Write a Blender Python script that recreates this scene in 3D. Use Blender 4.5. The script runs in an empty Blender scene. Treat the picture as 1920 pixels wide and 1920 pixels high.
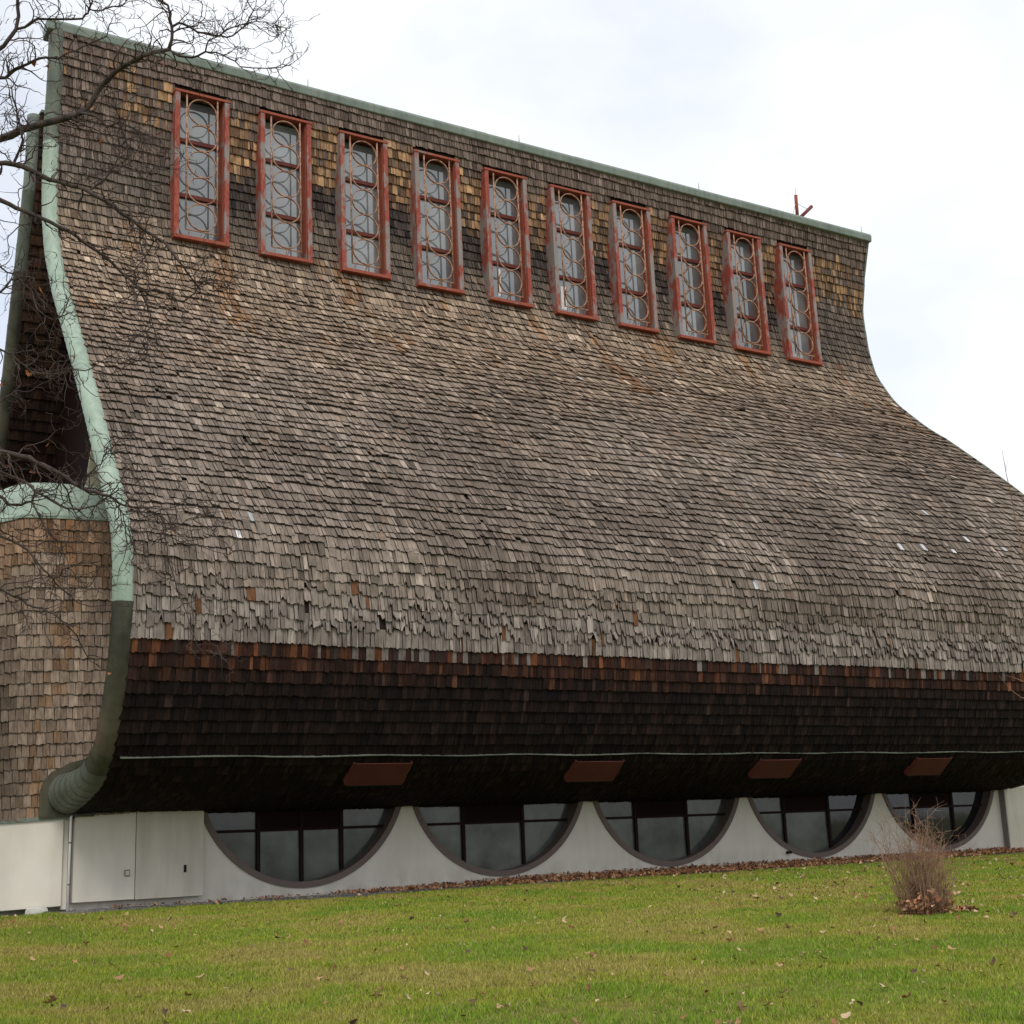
import bpy, math, random
import numpy as np
from mathutils import Vector, Matrix
random.seed(7); rng = np.random.default_rng(7)
scn = bpy.context.scene
C = scn.collection
H = 1.6                                   # eye height above the near lawn (m)

# ------------------------------------------------------------------ camera
FPX = 2601.576                            # focal length in pixels of the 1920 px photograph
R = np.array([[0.8513894392, -0.0855367895, -0.5175127829],
              [-0.5232579920, -0.2072788177, -0.8265812516],
              [-0.0365663313, 0.9745352479, -0.2212328051]])   # columns: camera right, up, back
cam_data = bpy.data.cameras.new('camera'); cam = bpy.data.objects.new('camera', cam_data); C.objects.link(cam)
cam_data.sensor_width = 36; cam_data.lens = FPX / 1920 * 36; cam_data.clip_start = .1; cam_data.clip_end = 2000
cam.matrix_world = Matrix([list(R[0]) + [0], list(R[1]) + [0], list(R[2]) + [H], [0, 0, 0, 1]])
scn.camera = cam
scn.render.resolution_x = scn.render.resolution_y = 1024

# ------------------------------------------------------------------ sky and sun (thin broken overcast)
SUN_EL, SUN_AZ = math.radians(48), math.radians(205)      # azimuth measured from +Y, clockwise
w = bpy.data.worlds.new('World'); scn.world = w; w.use_nodes = True
nt = w.node_tree; nt.nodes.clear(); N = nt.nodes.new; L = nt.links.new
sky = N('ShaderNodeTexSky'); sky.sky_type = 'NISHITA'; sky.sun_disc = False
sky.sun_elevation = SUN_EL; sky.sun_rotation = SUN_AZ; sky.air_density = 1; sky.dust_density = .4; sky.ozone_density = 2.5
skm = N('ShaderNodeVectorMath'); skm.operation = 'SCALE'; skm.inputs['Scale'].default_value = .15
L(sky.outputs[0], skm.inputs[0])
tc = N('ShaderNodeTexCoord'); mp = N('ShaderNodeMapping'); mp.inputs['Scale'].default_value = (1, 1, 1.7); mp.inputs['Location'].default_value = (.52, -.28, .12)
L(tc.outputs['Generated'], mp.inputs[0])
n1 = N('ShaderNodeTexNoise'); n1.inputs['Scale'].default_value = 2.6; n1.inputs['Detail'].default_value = 6; n1.inputs['Roughness'].default_value = .5
L(mp.outputs[0], n1.inputs['Vector'])
rp = N('ShaderNodeValToRGB'); rp.color_ramp.elements[0].position = .30; rp.color_ramp.elements[0].color = (.62, .62, .62, 1)
rp.color_ramp.elements[1].position = .54; rp.color_ramp.elements[1].color = (1, 1, 1, 1)
L(n1.outputs[0], rp.inputs[0])
mx = N('ShaderNodeMix'); mx.data_type = 'RGBA'; mx.inputs['B'].default_value = (.955, .985, 1.03, 1)
L(rp.outputs[0], mx.inputs['Factor']); L(skm.outputs[0], mx.inputs['A'])
bg = N('ShaderNodeBackground'); bg.inputs['Strength'].default_value = 1.0
L(mx.outputs['Result'], bg.inputs[0]); wo = N('ShaderNodeOutputWorld'); L(bg.outputs[0], wo.inputs[0])
sd = bpy.data.lights.new('sun', 'SUN'); sd.energy = 1.5; sd.angle = math.radians(22); sd.color = (1, .95, .88)
so = bpy.data.objects.new('sun', sd); C.objects.link(so); so.location = (-10, -10, 40)
sdir = Vector((math.sin(SUN_AZ) * math.cos(SUN_EL), math.cos(SUN_AZ) * math.cos(SUN_EL), math.sin(SUN_EL)))
so.rotation_euler = sdir.to_track_quat('Z', 'Y').to_euler()
scn.view_settings.view_transform = 'Standard'; scn.view_settings.look = 'None'
scn.view_settings.exposure = 0.1; scn.view_settings.gamma = 1

# ------------------------------------------------------------------ helpers
def ray(p): return R @ np.array([p[0] - 960, -(p[1] - 960), -FPX])
def onY(p, Y): r = ray(p); q = r * Y / r[1]; return np.array([q[0], q[1], q[2] + H])
def onX(p, X): r = ray(p); q = r * X / r[0]; return np.array([q[0], q[1], q[2] + H])
def atd(p, d): q = ray(p) / FPX * d; return np.array([q[0], q[1], q[2] + H])
def ground_z(x, y):
    return .445 * np.clip((np.asarray(y, float) - 5) / 19.5, 0, 1)
def onG(p):
    r = ray(p); z = 0.
    for _ in range(20):
        k = (z - H) / r[2]; z = float(ground_z(r[0] * k, r[1] * k))
    return np.array([r[0] * k, r[1] * k, z])

def mesh(name, verts, faces, mat, parent=None, kind=None, smooth=False):
    me = bpy.data.meshes.new(name); me.from_pydata([tuple(map(float, v)) for v in verts], [], [tuple(int(i) for i in f) for f in faces])
    if mat: me.materials.append(mat)
    if smooth: me.polygons.foreach_set('use_smooth', [True] * len(me.polygons))
    me.update(); o = bpy.data.objects.new(name, me); C.objects.link(o)
    if parent: o.parent = parent
    if kind: o['kind'] = kind
    return o
def obj(name, me, parent=None):
    o = bpy.data.objects.new(name, me); C.objects.link(o)
    if parent: o.parent = parent
    return o
def empty(name, loc=(0, 0, 0), parent=None):
    o = bpy.data.objects.new(name, None); C.objects.link(o); o.location = loc; o.empty_display_size = .2
    if parent: o.parent = parent
    return o
def tag(o, label, cat, group=None, kind=None):
    o['label'] = label; o['category'] = cat
    if group: o['group'] = group
    if kind: o['kind'] = kind
    return o
class MB:
    def __init__(s): s.v = []; s.f = []
    def add(s, v, f):
        b = len(s.v); s.v += [tuple(map(float, q)) for q in v]; s.f += [tuple(i + b for i in g) for g in f]; return s
    def box(s, x0, x1, y0, y1, z0, z1):
        v = [(x, y, z) for z in (z0, z1) for y in (y0, y1) for x in (x0, x1)]
        return s.add(v, [(0, 2, 3, 1), (4, 5, 7, 6), (0, 1, 5, 4), (2, 6, 7, 3), (0, 4, 6, 2), (1, 3, 7, 5)])
    def obox(s, c, ax, ay, az):        # oriented box: centre and three half-extent vectors
        c, ax, ay, az = map(np.asarray, (c, ax, ay, az))
        v = [c + i * ax + j * ay + k * az for k in (-1, 1) for j in (-1, 1) for i in (-1, 1)]
        return s.add(v, [(0, 2, 3, 1), (4, 5, 7, 6), (0, 1, 5, 4), (2, 6, 7, 3), (0, 4, 6, 2), (1, 3, 7, 5)])
    def tube(s, pts, rad, n=8, cap=True):
        pts = [np.asarray(p, float) for p in pts]; m = len(pts)
        rad = [rad] * m if np.isscalar(rad) else list(rad); v = []; f = []; prev = None
        for i, p in enumerate(pts):
            t = pts[min(i + 1, m - 1)] - pts[max(i - 1, 0)]; t = t / (np.linalg.norm(t) + 1e-9)
            if prev is None:
                a = np.cross(t, (0, 0, 1) if abs(t[2]) < .9 else (1, 0, 0))
            else: a = prev - t * (prev @ t)
            a = a / (np.linalg.norm(a) + 1e-9); prev = a; b = np.cross(t, a)
            for k in range(n):
                an = 2 * math.pi * k / n; v.append(p + rad[i] * (math.cos(an) * a + math.sin(an) * b))
        for i in range(m - 1):
            for k in range(n):
                k2 = (k + 1) % n; f.append((i * n + k, i * n + k2, (i + 1) * n + k2, (i + 1) * n + k))
        if cap: f.append(tuple(range(n))[::-1]); f.append(tuple((m - 1) * n + k for k in range(n)))
        return s.add(v, f)
    def prism(s, poly, ext):           # polygon (3D points) extruded by vector ext
        n = len(poly); ext = np.asarray(ext, float)
        v = [np.asarray(p, float) for p in poly] + [np.asarray(p, float) + ext for p in poly]
        f = [tuple(range(n)), tuple(range(2 * n - 1, n - 1, -1))] + [(i, i + n, (i + 1) % n + n, (i + 1) % n) for i in range(n)]
        return s.add(v, f)
    def build(s, name, mat, parent=None, smooth=False, kind=None):
        return mesh(name, s.v, s.f, mat, parent, kind, smooth)
def fixn(o):                           # consistent outward normals for closed pieces
    import bmesh
    bm = bmesh.new(); bm.from_mesh(o.data); bmesh.ops.recalc_face_normals(bm, faces=bm.faces); bm.to_mesh(o.data); bm.free(); return o
def bevel(o, wd=.008, seg=1):
    m = o.modifiers.new('bevel', 'BEVEL'); m.width = wd; m.segments = seg; m.limit_method = 'ANGLE'; return o
def vnoise(x, y, seed=0):              # smooth value noise in 0..1
    x = np.asarray(x, float); y = np.asarray(y, float)
    xi = np.floor(x).astype(np.int64); yi = np.floor(y).astype(np.int64); fx = x - xi; fy = y - yi
    def h(a, b):
        q = (a * 374761393 + b * 668265263 + seed * 974634777) & 0x7fffffff
        q = ((q ^ (q >> 13)) * 1274126177) & 0x7fffffff
        return ((q ^ (q >> 16)) & 0xffff) / 65535.
    fx = fx * fx * (3 - 2 * fx); fy = fy * fy * (3 - 2 * fy)
    return (h(xi, yi) * (1 - fx) + h(xi + 1, yi) * fx) * (1 - fy) + (h(xi, yi + 1) * (1 - fx) + h(xi + 1, yi + 1) * fx) * fy
def fbm(x, y, seed=0, o=4):
    a = 0; t = 0; g = .5
    for i in range(o): a = a + g * vnoise(x * 2 ** i, y * 2 ** i, seed + i * 17); t += g; g *= .55
    return a / t

# ------------------------------------------------------------------ materials
class NM:
    def __init__(s, name, rough=.7):
        s.m = bpy.data.materials.new(name); s.m.use_nodes = True; s.t = s.m.node_tree; s.b = s.t.nodes['Principled BSDF']
        s.b.inputs['Roughness'].default_value = rough; s.b.inputs['Specular IOR Level'].default_value = .3
        s.tc = s.t.nodes.new('ShaderNodeTexCoord')
    def n(s, t): return s.t.nodes.new(t)
    def l(s, a, b): s.t.links.new(a, b)
    def noise(s, scale, detail=4, vec=None, stretch=None, rough=.55):
        q = s.n('ShaderNodeTexNoise'); q.inputs['Scale'].default_value = scale; q.inputs['Detail'].default_value = detail; q.inputs['Roughness'].default_value = rough
        v = vec if vec is not None else s.tc.outputs['Object']
        if stretch:
            mp = s.n('ShaderNodeMapping'); mp.inputs['Scale'].default_value = stretch; s.l(v, mp.inputs[0]); v = mp.outputs[0]
        s.l(v, q.inputs['Vector']); return q.outputs[0]
    def ramp(s, fac, stops):
        r = s.n('ShaderNodeValToRGB'); e = r.color_ramp.elements
        while len(e) < len(stops): e.new(.5)
        for i, (p, c) in enumerate(stops): e[i].position = p; e[i].color = (*c, 1) if not np.isscalar(c) else (c, c, c, 1)
        s.l(fac, r.inputs[0]); return r.outputs[0]
    def mix(s, a, b, fac, mode='MIX'):
        q = s.n('ShaderNodeMix'); q.data_type = 'RGBA'; q.blend_type = mode
        for k, v in (('A', a), ('B', b), ('Factor', fac)):
            i = [x for x in q.inputs if x.name == k and (x.type == 'RGBA' if k != 'Factor' else x.type == 'VALUE')][0]
            if hasattr(v, 'is_output'): s.l(v, i)
            else: i.default_value = (*v, 1) if k != 'Factor' else v
        return [o for o in q.outputs if o.type == 'RGBA'][0]
    def col(s, c):
        if hasattr(c, 'is_output'): s.l(c, s.b.inputs['Base Color'])
        else: s.b.inputs['Base Color'].default_value = (*c, 1)
        return s
    def bump(s, h, st=.3, d=.01):
        q = s.n('ShaderNodeBump'); q.inputs['Strength'].default_value = st; q.inputs['Distance'].default_value = d
        s.l(h, q.inputs['Height']); s.l(q.outputs[0], s.b.inputs['Normal']); return s

def shake_mat(name, per_object, mul=1.):
    a = NM(name, .88); a.b.inputs['Specular IOR Level'].default_value = .15
    g = a.n('ShaderNodeAttribute'); g.attribute_name = 'grain'; vec = g.outputs['Vector']
    if per_object:
        oi = a.n('ShaderNodeObjectInfo'); base = oi.outputs['Color']
        add = a.n('ShaderNodeVectorMath'); add.operation = 'ADD'; sc = a.n('ShaderNodeVectorMath'); sc.operation = 'SCALE'
        cmb = a.n('ShaderNodeCombineXYZ')
        for i in range(3): a.l(oi.outputs['Random'], cmb.inputs[i])
        a.l(cmb.outputs[0], sc.inputs[0]); sc.inputs['Scale'].default_value = 57
        a.l(vec, add.inputs[0]); a.l(sc.outputs[0], add.inputs[1]); vec = add.outputs[0]
    else:
        at = a.n('ShaderNodeAttribute'); at.attribute_name = 'Col'; base = at.outputs['Color']
    fine = a.noise(1, 3, vec, (95, 4, 1)); big = a.noise(1, 3, vec, (14, 5, 1))
    k1 = a.ramp(fine, [(.25, .55), (.55, 1.0), (.8, 1.42)]); k2 = a.ramp(big, [(.25, .62), (.5, 1.0), (.75, 1.22)])
    c = a.mix(base, k1, 1., 'MULTIPLY'); c = a.mix(c, k2, 1., 'MULTIPLY')
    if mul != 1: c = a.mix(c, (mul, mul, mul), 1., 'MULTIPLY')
    return a.col(c).bump(fine, .5, .006).m
M_SHAKE = shake_mat('weathered_cedar', False); M_SHAKE_O = shake_mat('weathered_cedar_piece', True); M_SHAKE_E = shake_mat('cedar_shaded_edge', True, .30)  # last one: dark copy for butts and sides, course shadow painted into end grain

def copper(name, c1, c2, c3, met=0.):
    a = NM(name, .55); n = a.noise(1.3, 5); s = a.noise(1, 4, None, (9, 9, .7)); f = a.noise(30, 3)
    c = a.ramp(n, [(.3, c1), (.55, c2), (.75, c3)]); c = a.mix(c, a.ramp(s, [(.3, .72), (.6, 1.05)]), .75, 'MULTIPLY')
    c = a.mix(c, a.ramp(f, [(.3, .85), (.7, 1.1)]), .7, 'MULTIPLY'); a.b.inputs['Metallic'].default_value = met
    return a.col(c).bump(n, .12, .03).m
M_COP = copper('verdigris_copper', (.275, .355, .28), (.335, .42, .335), (.375, .45, .37))
M_COPD = copper('brown_green_copper', (.034, .032, .022), (.09, .088, .06), (.15, .105, .07), .1)
M_COPR = copper('dull_green_copper', (.155, .185, .155), (.195, .23, .195), (.22, .24, .19))
M_COPG = copper('grey_green_copper', (.10, .115, .092), (.14, .155, .122), (.17, .18, .145))

a = NM('white_stucco', .9); n = a.noise(.9, 5); s = a.noise(1, 4, None, (6, 6, .5)); f = a.noise(60, 3)
c = a.ramp(n, [(.3, (.66, .61, .53)), (.7, (.75, .70, .615))]); c = a.mix(c, a.ramp(s, [(.28, .90), (.55, 1.0)]), .6, 'MULTIPLY')
sx = a.n('ShaderNodeSeparateXYZ'); a.l(a.tc.outputs['Object'], sx.inputs[0]); mr = a.n('ShaderNodeMapRange'); a.l(sx.outputs[2], mr.inputs[0]); mr.inputs[1].default_value = .45; mr.inputs[2].default_value = .95; mr.inputs[3].default_value = .45; mr.inputs[4].default_value = 0
dn = a.n('ShaderNodeMath'); dn.operation = 'MULTIPLY'; a.l(mr.outputs[0], dn.inputs[0]); a.l(a.ramp(a.noise(5, 5, None, (1, 1, .5)), [(.35, 0.), (.7, 1.)]), dn.inputs[1]); c = a.mix(c, (.22, .18, .13), dn.outputs[0])
M_WALL = a.col(c).bump(f, .15, .004).m
a = NM('off_white_board', .7); n = a.noise(.8, 5); s = a.noise(1, 4, None, (3, 3, .6))
c = a.ramp(n, [(.3, (.69, .63, .535)), (.7, (.79, .735, .64))]); c = a.mix(c, a.ramp(s, [(.3, .82), (.6, 1.)]), .6, 'MULTIPLY'); M_BOARD = a.col(c).m
a = NM('stained_board', .7); n = a.noise(.8, 5); s = a.noise(1, 4, None, (4, 4, .5))
c = a.ramp(n, [(.3, (.57, .515, .42)), (.7, (.67, .615, .52))]); c = a.mix(c, a.ramp(s, [(.3, .75), (.6, 1.)]), .7, 'MULTIPLY'); M_BOARD2 = a.col(c).m
a = NM('concrete', .9); n = a.noise(3, 5); M_CONC = a.col(a.ramp(n, [(.3, (.17, .155, .14)), (.7, (.30, .285, .26))])).bump(a.noise(40), .3).m
a = NM('white_paint', .5); M_WHITE = a.col(a.ramp(a.noise(4), [(.3, (.78, .77, .73)), (.7, (.88, .87, .83))])).m
a = NM('peeling_red_paint', .75); n = a.noise(3.2, 6, None, (1, 1, .45), .7); f = a.noise(22, 4, None, (1, 1, .35)); k = a.noise(1.1, 2)
c = a.mix((.23, .042, .028), (.33, .085, .055), a.ramp(f, [(.35, 0.), (.65, 1.)])); g = a.mix((.20, .165, .15), (.30, .255, .235), f)
c = a.mix(c, g, a.ramp(a.mix(n, k, .35), [(.475, 0.), (.53, 1.)])); M_RED = a.col(c).bump(n, .2).m
a = NM('red_paint', .7); f = a.noise(16, 4, None, (1, 1, .3)); n = a.noise(2.5, 5)
c = a.mix((.22, .042, .026), (.34, .095, .052), f); c = a.mix(c, (.22, .17, .15), a.ramp(n, [(.6, 0.), (.66, 1.)])); M_RED2 = a.col(c).m
a = NM('dark_red_paint', .7); M_DRED = a.col(a.mix((.11, .025, .02), (.19, .05, .035), a.noise(6))).m
a = NM('hatch_red_paint', .8); M_HATCH = a.col(a.mix((.07, .018, .013), (.125, .036, .025), a.noise(3, 5))).m
a = NM('rusty_iron', .75); n = a.noise(14, 4); M_IRON = a.col(a.ramp(n, [(.3, (.13, .055, .04)), (.5, (.36, .19, .12)), (.7, (.46, .32, .22))])).m
a = NM('brown_frame', .6); M_BROWN = a.col(a.mix((.12, .085, .073), (.17, .125, .108), a.noise(4))).m
a = NM('dark_frame', .6); M_DFRAME = a.col(a.mix((.012, .006, .0055), (.024, .010, .009), a.noise(4))).m; M_DFRAME.node_tree.nodes['Principled BSDF'].inputs['Specular IOR Level'].default_value = .08
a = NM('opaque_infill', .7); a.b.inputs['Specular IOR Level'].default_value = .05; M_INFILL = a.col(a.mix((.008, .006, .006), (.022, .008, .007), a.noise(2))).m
a = NM('dark_void', .9); M_VOID = a.col((.01, .009, .008)).m
a = NM('dark_sheathing', .95); M_SHEATH = a.col(a.mix((.018, .013, .011), (.03, .021, .017), a.noise(5))).m
a = NM('grey_steel', .5); M_STEEL = a.col(a.mix((.16, .15, .14), (.24, .22, .2), a.noise(9))).m
a = NM('cream_paint', .7); M_CREAM = a.col(a.mix((.42, .40, .27), (.52, .50, .36), a.noise(3))).m

def glass_mat(name, c1, c2, refl, sc, rough=.03):
    a = NM(name, rough); oi = a.n('ShaderNodeObjectInfo'); t = a.t
    n = a.noise(sc, 3); c = a.mix(c1, c2, a.ramp(n, [(.35, 0.), (.65, 1.)]))
    v = a.n('ShaderNodeMapRange'); a.l(oi.outputs['Random'], v.inputs[0]); v.inputs[3].default_value = .62; v.inputs[4].default_value = 1.3
    cc = a.n('ShaderNodeVectorMath'); cc.operation = 'SCALE'; a.l(c, cc.inputs[0]); a.l(v.outputs[0], cc.inputs['Scale'])
    di = a.n('ShaderNodeBsdfDiffuse'); a.l(cc.outputs[0], di.inputs[0]); gl = a.n('ShaderNodeBsdfGlossy'); gl.inputs['Roughness'].default_value = rough
    fr = a.n('ShaderNodeFresnel'); fr.inputs['IOR'].default_value = 1.5; ad = a.n('ShaderNodeMath'); ad.operation = 'ADD'; ad.inputs[1].default_value = refl; a.l(fr.outputs[0], ad.inputs[0])
    ms = a.n('ShaderNodeMixShader'); a.l(ad.outputs[0], ms.inputs[0]); a.l(di.outputs[0], ms.inputs[1]); a.l(gl.outputs[0], ms.inputs[2])
    wn = a.noise(1.4, 2); bp = a.n('ShaderNodeBump'); bp.inputs['Strength'].default_value = .05; bp.inputs['Distance'].default_value = .02; a.l(wn, bp.inputs['Height']); a.l(bp.outputs[0], gl.inputs['Normal'])
    t.links.new(ms.outputs[0], t.nodes['Material Output'].inputs[0]); return a.m
M_GLASS = glass_mat('clerestory_glass', (.13, .145, .155), (.21, .22, .22), .15, 1.1)
M_GLASSL = glass_mat('obscure_glass', (.045, .048, .048), (.15, .155, .145), .015, 1.1, .12)
M_GLASSD = glass_mat('dark_glass', (.006, .006, .008), (.022, .022, .026), .01, 1.5, .05)

# ground
a = NM('lawn_soil', .95); n = a.noise(.35, 6); f = a.noise(6, 5)
c = a.ramp(n, [(.32, (.15, .12, .03)), (.5, (.14, .15, .016)), (.68, (.11, .15, .013))]); c = a.mix(c, a.ramp(f, [(.3, .6), (.7, 1.25)]), .8, 'MULTIPLY')
M_LAWN = a.col(c).bump(f, .6, .05).m
a = NM('grass_blades', .75); at = a.n('ShaderNodeAttribute'); at.attribute_name = 'Col'; a.col(at.outputs['Color']); M_GRASS = a.m
a = NM('dry_leaf', .8); at = a.n('ShaderNodeAttribute'); at.attribute_name = 'Col'; c = a.mix(at.outputs['Color'], a.ramp(a.noise(45, 3), [(.3, .7), (.7, 1.2)]), 1., 'MULTIPLY'); M_LEAF = a.col(c).m
a = NM('dry_leaf_single', .8); oi = a.n('ShaderNodeObjectInfo'); c = a.mix(oi.outputs['Color'], a.ramp(a.noise(25, 3), [(.3, .7), (.7, 1.2)]), 1., 'MULTIPLY'); M_LEAF_O = a.col(c).m
a = NM('gravel', .95); vo = a.n('ShaderNodeTexVoronoi'); vo.inputs['Scale'].default_value = 38; a.l(a.tc.outputs['Object'], vo.inputs['Vector'])
c = a.mix((.12, .105, .095), (.30, .275, .25), vo.outputs['Color']); c = a.mix(c, a.ramp(a.noise(2.), [(.3, .6), (.7, 1.1)]), 1., 'MULTIPLY'); M_GRAVEL = a.col(c).bump(vo.outputs['Distance'], .8, .02).m
a = NM('pebble', .9); oi = a.n('ShaderNodeAttribute'); oi.attribute_name = 'Col'; M_PEB = a.col(oi.outputs['Color']).m
a = NM('bark', .9); n = a.noise(18, 5, None, (1, 1, .4)); M_BARK = a.col(a.ramp(n, [(.3, (.030, .022, .019)), (.6, (.075, .055, .046)), (.8, (.13, .105, .085))])).bump(n, .5, .01).m
a = NM('twig_bark', .9); n = a.noise(5, 3); M_TWIG = a.col(a.ramp(n, [(.3, (.035, .022, .02)), (.6, (.075, .05, .043)), (.85, (.17, .13, .105))])).m
a = NM('shrub_bark', .9); n = a.noise(7, 3); M_SHRUB = a.col(a.ramp(n, [(.3, (.15, .08, .05)), (.55, (.28, .165, .105)), (.8, (.44, .30, .20))])).m
a = NM('pale_stone', .9); M_STONE = a.col(a.mix((.45, .42, .37), (.62, .6, .55), a.noise(6))).bump(a.noise(20), .4).m

# ------------------------------------------------------------------ ground
XL, XR, S = 7.89 * .8, 38.67 * .8, .8
YW = 25.3                                           # face of the white lower wall
gx = np.r_[-400, -120, np.linspace(-40, 70, 56), 150, 400]; gy = np.r_[-400, -120, np.linspace(-30, 60, 61), 150, 500]
GX, GY = np.meshgrid(gx, gy); GZ = ground_z(GX, GY)
GZ = GZ + np.where((GY < YW - 1) & (np.abs(GX) < 60) & (GY > -20), .05 * (fbm(GX * .35, GY * .35, 3) - .5), 0)
nx, ny = len(gx), len(gy)
lawn = mesh('lawn', np.c_[GX.ravel(), GY.ravel(), GZ.ravel()], [(j * nx + i, j * nx + i + 1, (j + 1) * nx + i + 1, (j + 1) * nx + i) for j in range(ny - 1) for i in range(nx - 1)], M_LAWN, kind='structure', smooth=True)
def lawn_z(x, y):
    x = np.asarray(x, float); y = np.asarray(y, float)
    return ground_z(x, y) + np.where((y < YW - 1) & (np.abs(x) < 60) & (y > -20), .05 * (fbm(x * .35, y * .35, 3) - .5), 0)
# gravel strip at the foot of the wall
gv = []; gf = []
xs = np.linspace(6.2, 31.5, 60)
for i, x in enumerate(xs):
    wd = .42 + .16 * math.sin(x * 1.3) + .1 * random.random()
    y0 = YW - .35 - wd * (1.15 if x < 14 else .8)
    gv += [(x, y0, float(lawn_z(x, y0)) + .012), (x, (y0 + YW) / 2, .468), (x, YW + .1, .472)]
    if i: gf += [(3 * i - 3, 3 * i, 3 * i + 1, 3 * i - 2), (3 * i - 2, 3 * i + 1, 3 * i + 2, 3 * i - 1)]
mesh('gravel_strip', gv, gf, M_GRAVEL, kind='structure')

# ------------------------------------------------------------------ roof profile (distance Y, height Z), ridge to soffit
PLr = [(35.0, 21.87), (34.95, 20.3), (35.12, 18.88), (35.08, 17.33), (34.91, 16.19), (34.45, 14.98), (33.45, 13.54), (32.78, 12.79), (31.85, 11.7), (30.76, 10.4), (29.93, 9.37), (29.15, 8.36), (28.41, 7.43), (27.8, 6.65), (27.54, 6.24), (27.37, 5.6), (27.3, 4.79), (27.33, 4.33), (27.43, 3.78), (27.6, 3.16), (27.88, 2.58), (28.2, 1.97), (28.5, 1.6), (28.95, 1.28), (29.6, 1.02), (30.5, .82), (31.4, .66), (32.2, .6)]
dYr = [(0, 0), (5, 0), (8, -1.05), (10.2, -1.2), (11.7, -.85), (12.8, -.55), (13.5, -.3), (14.5, .05), (16.2, .45), (17.3, .55), (18.9, .62), (20.3, .5), (21.9, 0)]
PL = np.array(PLr) * S; dYa = np.array(dYr) * S
s0 = np.r_[0, np.cumsum(np.hypot(*np.diff(PL, axis=0).T))]; SS = np.linspace(0, s0[-1], 600)
def smooth(q, k=25):
    ker = np.hanning(k + 2)[1:-1]; ker /= ker.sum(); p = k // 2
    return np.convolve(np.r_[2 * q[0] - q[p:0:-1], q, 2 * q[-1] - q[-2:-p - 2:-1]], ker, 'valid')
YP = smooth(np.interp(SS, s0, PL[:, 0])); ZP = smooth(np.interp(SS, s0, PL[:, 1]))
def near(X, s):                                     # near slope: point (zc = height above the eye)
    X = np.asarray(X, float); s = np.asarray(s, float)
    z = np.interp(s, SS, ZP); y = np.interp(s, SS, YP) + (X - XL) / (XR - XL) * np.interp(z, dYa[:, 0], dYa[:, 1])
    return np.stack([X + 0 * s, y, z + H], -1)
def frame_of(fn, sgn=1):
    def g(X, s):
        p = fn(X, s); t = fn(X, s + .03) - fn(X, s - .03); t[..., 0] = 0
        t = t / np.linalg.norm(t, axis=-1, keepdims=True); n = np.stack([0 * t[..., 0], t[..., 2], -t[..., 1]], -1) * sgn
        return p, t, n
    return g
s_of_z = lambda zc: float(np.interp(zc, ZP[::-1], SS[::-1]))
S_END = float(SS[np.argmin(np.abs(YP - (YW + .12)) + 99 * (SS < 17))])
S_FR = 16.37; S_DRIP = 18.36

def sheet(name, fn, xs, ss, off, thick, mat, parent, sgn=1, hole=None):       # closed slab following a profile, with openings
    fr = frame_of(fn, sgn); v = []; nx, ns = len(xs), len(ss)
    for d in (off, off - thick):
        for s in ss:
            p, t, n = fr(np.array(xs), np.full(nx, s)); v += list(p + n * d)
    o = nx * ns; f = []; ok = lambda i, j: 0 <= i < nx - 1 and 0 <= j < ns - 1 and not (hole and hole((xs[i] + xs[i + 1]) / 2, (ss[j] + ss[j + 1]) / 2))
    for j in range(ns - 1):
        for i in range(nx - 1):
            if not ok(i, j): continue
            q = (j * nx + i, (j + 1) * nx + i, (j + 1) * nx + i + 1, j * nx + i + 1); f += [q, tuple(o + k for k in q[::-1])]
            for (di, dj, e0, e1) in ((-1, 0, q[0], q[1]), (0, 1, q[1], q[2]), (1, 0, q[2], q[3]), (0, -1, q[3], q[0])):
                if not ok(i + di, j + dj): f.append((e1, e0, o + e0, o + e1))
    return fixn(mesh(name, v, f, mat, parent))

church = empty('church_building', (18, 27, .47))
tag(church, 'tall church with sweeping shingled roof, ten red windows and white base wall', 'church')
church_off = Vector(church.location)
def under(o, parent):                                # parent while keeping world placement
    o.parent = parent; o.matrix_parent_inverse = Matrix.Translation(-church_off) if parent == church else Matrix.Identity(4); return o
def cpart(o): return under(o, church)
# positions of the clerestory windows
WIN_X = [8.905 + 2.034 * i for i in range(10)]; WIN_W = 1.27; WZT, WZB = 16.44, 12.92
S_WT, S_WB = s_of_z(WZT), s_of_z(WZB)
ssl = np.unique(np.r_[np.linspace(0.02, S_END, 90), S_WT + .03, S_WB - .03]); ssl = ssl[np.r_[True, np.diff(ssl) > .004]]
xsl = sorted([XL + .02, XR - .02] + [q for wx in WIN_X for q in (wx + .05, wx + WIN_W - .05)])
roof = cpart(sheet('roof_slope', near, xsl, ssl, -.02, .30, M_SHEATH, None, 1, lambda x, q: S_WT + .03 < q < S_WB - .03 and any(wx + .05 < x < wx + WIN_W - .05 for wx in WIN_X)))

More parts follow.
